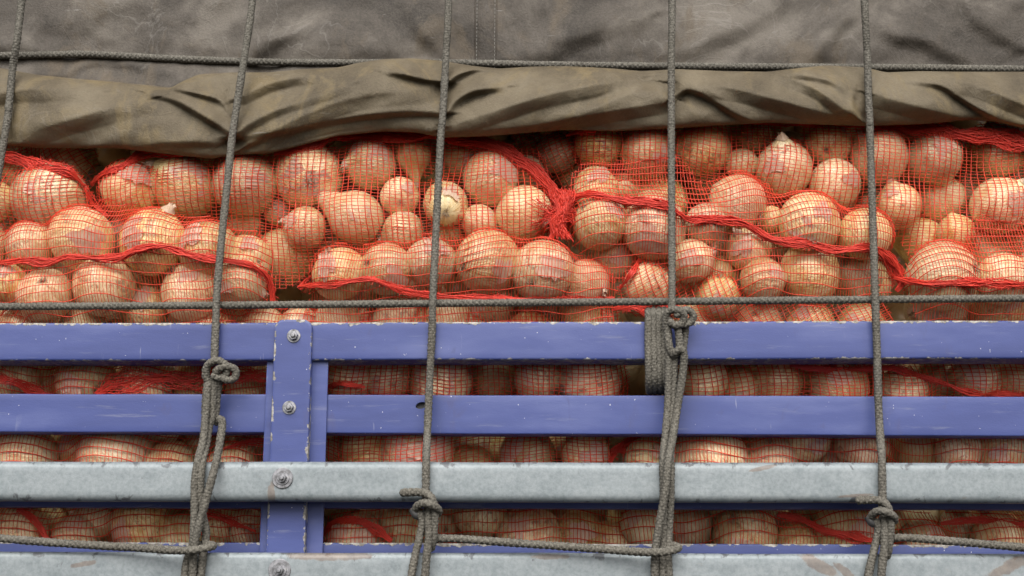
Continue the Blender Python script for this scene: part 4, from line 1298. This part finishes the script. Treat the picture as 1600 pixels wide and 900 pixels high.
        for k in range(int(ns * 1.7)):
            f0 = r_.uniform(-1, 1); fq = r_.uniform(25, 75); ph_ = r_.uniform(0, 6.28); tw = r_.uniform(8, 30)
            off = (0.62 * f0 + 0.38 * np.sin(s * fq + ph_)) * wv * 0.001 * taper
            dep = (np.sin(s * tw + ph_ * 2) * 0.35 + r_.uniform(-.3, .3)) * min(wd, 6) * 0.001 * taper
            jit = r_.normal(0, 0.00035, len(s))
            pp = p + nrm * (off + jit)[:, None] + np.stack([0 * s, dep - 0.001, 0 * s], 1)
            hb.add(*(lambda vf: (vf[0] - base, vf[1]))(strand_geo(pp, r_.uniform(0.00045, 0.0009), 4)))
        # fuzz: short loose ends along the edge
        for k in range(int(s[-1] / 0.0020)):
            i = int(r_.integers(0, len(p) - 1)); sg = r_.choice([-1, 1])
            b0 = p[i] + nrm[i] * sg * wv[i] * 0.0007
            e = b0 + nrm[i] * sg * r_.uniform(.001, .006) + t[i] * r_.uniform(-.006, .006) + np.array([0, r_.uniform(-.003, .002), 0])
            m_ = (b0 + e) / 2 + r_.normal(0, .0012, 3)
            hb.add(*(lambda vf: (vf[0] - base, vf[1]))(strand_geo(np.array([b0, m_, e]), 0.00042, 3)))
        link('seam_band', hb.mesh('seam_band', M_HEM), root)
    if 'knot' in S:
        kx_, ky_, rx, ry = S['knot']
        c_ = P(kx_, ky_, 0.040)
        kb = Bag()
        for k in range(260):                      # the bunched mouth of the sack: folds squeezed at the waist
            n = 11
            t = np.linspace(-1, 1, n) * r_.uniform(.55, 1.05)
            side = r_.uniform(-1, 1)
            waist = 0.55 + 0.55 * np.abs(t + 0.15) ** 1.3 + 0.12 * np.sin(7 * t + side * 3)
            xo = side * rx * .001 * waist + r_.normal(0, .0007, n) + 0.004 * np.sin(3 * t)
            yo = -np.sqrt(np.clip(1.1 - side ** 2, .03, 1)) * .020 * (1.15 - 0.35 * np.abs(t)) + r_.normal(0, .0022, n)
            zo = t * ry * .001 * 1.15 + r_.normal(0, .0015, n)
            pp = np.stack([c_[0] + xo, c_[1] + yo, c_[2] + zo], 1)
            ps, _ = smooth_path(pp, 0.003)
            v, f = strand_geo(ps, r_.uniform(.0005, .0009), 3)
            kb.add(v - base, f)
        for k in range(26):                       # turns pulled tight round the waist
            n = 15
            aa = np.linspace(-1.5, 1.5, n)
            z_ = r_.normal(-.004, .006)
            pp = np.stack([c_[0] + np.sin(aa) * rx * .00082, c_[1] - np.cos(aa) * .0215 + r_.normal(0, .001, n), c_[2] + z_ + .004 * np.sin(aa * r_.uniform(.5, 2)) + r_.normal(0, .0008, n)], 1)
            ps, _ = smooth_path(pp, 0.003)
            v, f = strand_geo(ps, r_.uniform(.0006, .0011), 3)
            kb.add(v - base, f)
        for k in range(110):                      # net drawn in towards the knot from both sides
            an = r_.choice([r_.normal(2.75, .40), r_.normal(0.35, .30), r_.normal(-2.6, .35), r_.normal(-.35, .35)])
            Ln = r_.uniform(.025, .060)
            tt_ = np.linspace(0.12, 1, 9)
            px_, pz_ = c_[0] + np.cos(an) * Ln * tt_, c_[2] + np.sin(an) * Ln * tt_ + .006 * r_.normal() * (1 - tt_)
            yq = -look(H, px_, pz_) - .003
            yq = np.where(tt_ < .6, np.minimum(yq, c_[1] - .016 + .02 * tt_), yq)
            pp = np.stack([px_ + r_.normal(0, .0008, 9), yq, pz_ + r_.normal(0, .0008, 9)], 1)
            v, f = strand_geo(smooth_path(pp, .003)[0], r_.uniform(.0005, .0008), 3)
            kb.add(v - base, f)
        for k in range(12):                       # frayed ends
            e0 = c_ + np.array([r_.uniform(-.02, .02), -.012, r_.uniform(-.036, .036)])
            d_ = np.array([r_.normal(0, .01), r_.uniform(-.006, .002), r_.normal(-.004, .012)])
            v, f = strand_geo(np.array([e0, e0 + d_ * .5 + r_.normal(0, .002, 3), e0 + d_]), .0005, 3)
            kb.add(v - base, f)
        link('gathered_knot', kb.mesh('gathered_knot', M_HEM), root)
    return root


for si, S in enumerate(SACKS): build_sack(S, si)

# ------------------------------------------------------------------ ropes
RR = 0.0058


def rope_part(name, pts, parent, r=RR, label=None):
    b = Bag()
    v, f = rope_geo([P(*q) for q in pts], r)
    b.add(v - np.array(parent.location), f)
    o = link(name, b.mesh(name, M_ROPE), parent)
    if label: o['label'] = label
    return o


def rope_root(pts, label):
    w_ = [P(*q) for q in pts]
    org = w_[-1]
    v, f = rope_geo(w_, RR)
    b = Bag(); b.add(v - org, f)
    o = link('lashing_rope', b.mesh('lashing_rope', M_ROPE), None, org)
    return tag(o, label, 'rope', 'ropes lashing the load')


def over_tarp(pts):
    """upright rope points: (px, py) alone lies taut over the roll, touching its highest folds"""
    xs = {y: x for x, y in [q[:2] for q in pts]}
    ys = sorted(xs)
    front = min(roll_front(np.interp(y, ys, [xs[k] for k in ys]), y) for y in range(112, 232, 5))
    out = []
    for q in pts:
        if len(q) == 3 and q[1] < 80: out.append((q[0], q[1], min(q[2], sheet_front(q[0], q[1]) - RR, )))
        elif 80 <= q[1] < 245: out.append((q[0], q[1], front - RR * 0.5))
        elif 245 <= q[1] < 420: continue
        else: out.append(q if len(q) == 3 else (*q, -0.014))
    return out


# upright ropes
rope_root(over_tarp([(39, -40, 0.005), (27, 60, -0.004), (20, 105, -0.014), (14, 165), (7, 215, -0.020), (2, 255, -0.015), (-14, 350, -0.012), (-50, 540, -0.012)]),
          'grey braided rope running down the far left edge of the tarp')
rA = rope_root(over_tarp([(399, -40, 0.004), (391, 30, -0.002), (381, 95, -0.010), (371, 160), (364, 205), (360, 240, -0.016), (350, 330, -0.013), (341, 430, -0.012), (337, 510, -0.011), (335, 562, -0.013)]),
          'grey braided upright rope knotted in a loop just left of the blue post')
rB = rope_root(over_tarp([(702, -40, 0.004), (700, 30, -0.002), (697, 85, -0.010), (694, 140), (691, 190), (688, 225, -0.016), (683, 330, -0.013), (677, 450, -0.012), (675, 520, -0.0085), (671, 600, -0.008), (668, 670, -0.018), (666, 715, -0.052), (665, 790, -0.056)]),
          'grey braided upright rope left of centre hitched under the galvanised rail')
rC = rope_root(over_tarp([(1050, -40, 0.004), (1050, 30, -0.002), (1049, 85, -0.010), (1049, 150), (1049, 190), (1049, 225, -0.016), (1049, 330, -0.014), (1050, 430, -0.016), (1050, 486, -0.020)]),
          'grey braided upright rope with a looped knot and coil on the top blue rail')
rD = rope_root(over_tarp([(1349, -40, 0.004), (1352, 30, -0.002), (1355, 85, -0.010), (1357, 150), (1359, 190), (1360, 225, -0.016), (1363, 330, -0.013), (1367, 450, -0.012), (1370, 540, -0.008), (1373, 640, -0.008), (1376, 690, -0.026), (1378, 718, -0.052), (1379, 800, -0.056)]),
          'grey braided upright rope near the right edge hitched under the galvanised rail')

# level ropes
top_pts = []
for x, y in [(-160, 92), (-40, 88), (60, 86), (135, 85), (200, 88), (300, 93), (420, 97), (560, 98), (700, 98), (850, 101), (1000, 103), (1150, 104), (1300, 105), (1450, 106), (1600, 108), (1760, 109)]:
    top_pts.append((x, y, min(sheet_front(x + q, y + e) for q in (-40, -24, -8, 8, 24, 40) for e in (-5, 0, 5)) - RR * 0.3))
rope_root(top_pts, 'grey level rope across the tarpaulin just above its rolled edge')
rope_root([(-160, 480, 0.010), (0, 479, 0.004), (340, 477, 0.001), (680, 474, 0.001), (1050, 471, 0.001), (1370, 468, 0.001), (1600, 466, 0.004), (1760, 465, 0.006)],
          'grey level rope in front of the sacks just above the top blue rail')
rope_root([(-160, 828, -0.050), (0, 841, -0.053), (100, 849, -0.056), (200, 855, -0.060), (285, 860, -0.078), (318, 857, -0.078), (333, 853, -0.066), (322, 851, -0.05), (308, 853, -0.046), (300, 856, -0.044)],
          'slack rope at the lower left wrapped round the knotted upright rope')
rope_root([(676, 841, -0.046), (720, 842, -0.053), (800, 848, -0.056), (900, 855, -0.060), (980, 861, -0.066), (1025, 863, -0.080), (1046, 861, -0.080), (1060, 856, -0.068), (1048, 852, -0.05), (1030, 854, -0.046)],
          'slack rope along the bottom between the two middle upright ropes')
rope_root([(1386, 843, -0.046), (1410, 840, -0.052), (1480, 845, -0.055), (1560, 852, -0.056), (1640, 859, -0.056), (1760, 868, -0.056)],
          'slack rope at the bottom right leading off the last upright rope')

# left knot (trucker's hitch)
kA = rope_part('knot', [(331, 602, -0.020), (322, 588, -0.026), (324, 572, -0.032), (338, 563, -0.038), (353, 571, -0.034), (352, 586, -0.028), (340, 590, -0.030), (330, 584, -0.034)], rA)
rope_part('loop', [(334, 584, -0.030), (346, 574, -0.036), (358, 573, -0.034), (368, 579, -0.030), (366, 591, -0.028), (354, 594, -0.030), (344, 588, -0.032)], rA)
rope_part('bight', [(338, 582, -0.026), (334, 610, -0.022), (332, 640, -0.020), (331, 655, -0.020), (327, 662, -0.020), (321, 652, -0.018), (322, 620, -0.017), (326, 585, -0.022)], rA)
rope_part('hauling_line', [(342, 590, -0.022), (339, 620, -0.014), (337, 652, -0.012), (338, 660, -0.010), (345, 655, -0.020), (347, 668, -0.024), (341, 705, -0.045), (333, 740, -0.066), (322, 780, -0.070), (310, 825, -0.066), (303, 860, -0.062), (300, 915, -0.058)], rA)
rope_part('hauling_line', [(325, 596, -0.026), (321, 650, -0.028), (317, 690, -0.040), (309, 722, -0.056), (304, 760, -0.058), (304, 800, -0.058), (301, 850, -0.058), (291, 880, -0.056), (288, 915, -0.055)], rA)
rope_part('hauling_line', [(329, 650, -0.014), (323, 690, -0.030), (316, 725, -0.055), (313, 760, -0.056), (316, 800, -0.052), (322, 830, -0.048), (318, 862, -0.052), (312, 915, -0.055)], rA)

# middle knot, its loop and the coil round the rail
rope_part('knot', [(1042, 520, -0.022), (1040, 500, -0.028), (1044, 487, -0.034), (1056, 484, -0.038), (1068, 490, -0.036), (1066, 504, -0.032), (1054, 508, -0.034), (1044, 500, -0.036)], rC)
rope_part('loop', [(1054, 496, -0.034), (1064, 486, -0.036), (1076, 485, -0.034), (1083, 493, -0.031), (1079, 503, -0.028), (1068, 507, -0.030), (1058, 504, -0.033)], rC)
rope_part('bight', [(1046, 494, -0.028), (1043, 515, -0.026), (1045, 538, -0.026), (1050, 552, -0.025), (1058, 553, -0.024), (1062, 540, -0.024), (1060, 520, -0.026), (1056, 504, -0.028)], rC)
rope_part('standing_end', [(1072, 500, -0.022), (1070, 525, -0.014), (1066, 548, -0.012), (1060, 562, -0.010)], rC)
rope_part('hauling_line', [(1050, 562, -0.012), (1054, 552, -0.028), (1064, 546, -0.034), (1069, 556, -0.030), (1066, 590, -0.024), (1058, 640, -0.024), (1050, 690, -0.044), (1044, 720, -0.068), (1039, 770, -0.072), (1030, 820, -0.068), (1024, 860, -0.062), (1023, 915, -0.058)], rC)
rope_part('hauling_line', [(1044, 512, -0.022), (1045, 560, -0.018), (1044, 620, -0.014), (1040, 680, -0.028), (1036, 722, -0.056), (1037, 770, -0.057), (1036, 830, -0.054), (1036, 870, -0.055), (1034, 915, -0.055)], rC)
rope_part('hauling_line', [(1054, 554, -0.018), (1052, 620, -0.012), (1048, 690, -0.030), (1048, 722, -0.055), (1048, 770, -0.057), (1045, 830, -0.050), (1044, 870, -0.054), (1046, 915, -0.055)], rC)
coil = []
for k in range(4):
    x = 1013 + k * 8.3
    coil += [(x, 486, 0.030), (x, 488, -0.002), (x, 500, -0.0085), (x, 530, -0.009), (x + .5, 565, -0.0085), (x + 1, 596, 0.002), (x + 2, 611, 0.030), (x + 3, 604, 0.064), (x + 5, 570, 0.080), (x + 6.5, 520, 0.080), (x + 7.5, 488, 0.066)]
rope_part('coil', coil, rC)

# hitches over the hooks under the upper galvanised rail
for R_, x0, y0 in ((rB, 664, 776), (rD, 1376, 788)):
    rope_part('hitch', [(x0 - 40, y0 - 6, -0.060), (x0 - 20, y0 - 7, -0.064), (x0 - 2, y0 - 6, -0.068), (x0 + 10, y0 + 2, -0.070), (x0 + 15, y0 + 20, -0.068), (x0 + 15, y0 + 45, -0.062), (x0 + 12, y0 + 70, -0.056), (x0 + 8, y0 + 85, -0.045)], R_)
    rope_part('hauling_line', [(x0 + 3, y0 - 2, -0.060), (x0 + 5, y0 + 20, -0.062), (x0 + 6, y0 + 60, -0.064), (x0 + 2, y0 + 100, -0.062), (x0 - 2, y0 + 150, -0.058)], R_)
    rope_part('turn', [(x0 - 15, y0 + 26, -0.050), (x0 - 12, y0 + 15, -0.066), (x0 - 1, y0 + 10, -0.078), (x0 + 11, y0 + 13, -0.080), (x0 + 21, y0 + 20, -0.070), (x0 + 20, y0 + 28, -0.054)], R_)
    rope_part('hauling_line', [(x0 - 10, y0 + 22, -0.060), (x0 - 4, y0 + 38, -0.058), (x0 - 8, y0 + 62, -0.056), (x0 - 16, y0 + 95, -0.056), (x0 - 26, y0 + 150, -0.055)], R_)

# ------------------------------------------------------------------ the deck under the load, unseen, added to block light from below
dk = Bag()
x0, x1, y0, y1, z0, z1 = -1.3, 1.3, 0.085, 1.35, -0.60, -0.56
vv = np.array([[x, y, z] for z in (z0, z1) for x, y in ((x0, y0), (x1, y0), (x1, y1), (x0, y1))])
dk.add(vv, np.array([[0, 3, 2, 1], [4, 5, 6, 7], [0, 1, 5, 4], [1, 2, 6, 5], [2, 3, 7, 6], [3, 0, 4, 7]]))
deck = link('floor', dk.mesh('floor', M_HOOK, False))
tag(deck, 'unseen dark steel deck of the truck under the load', None, None, 'structure')
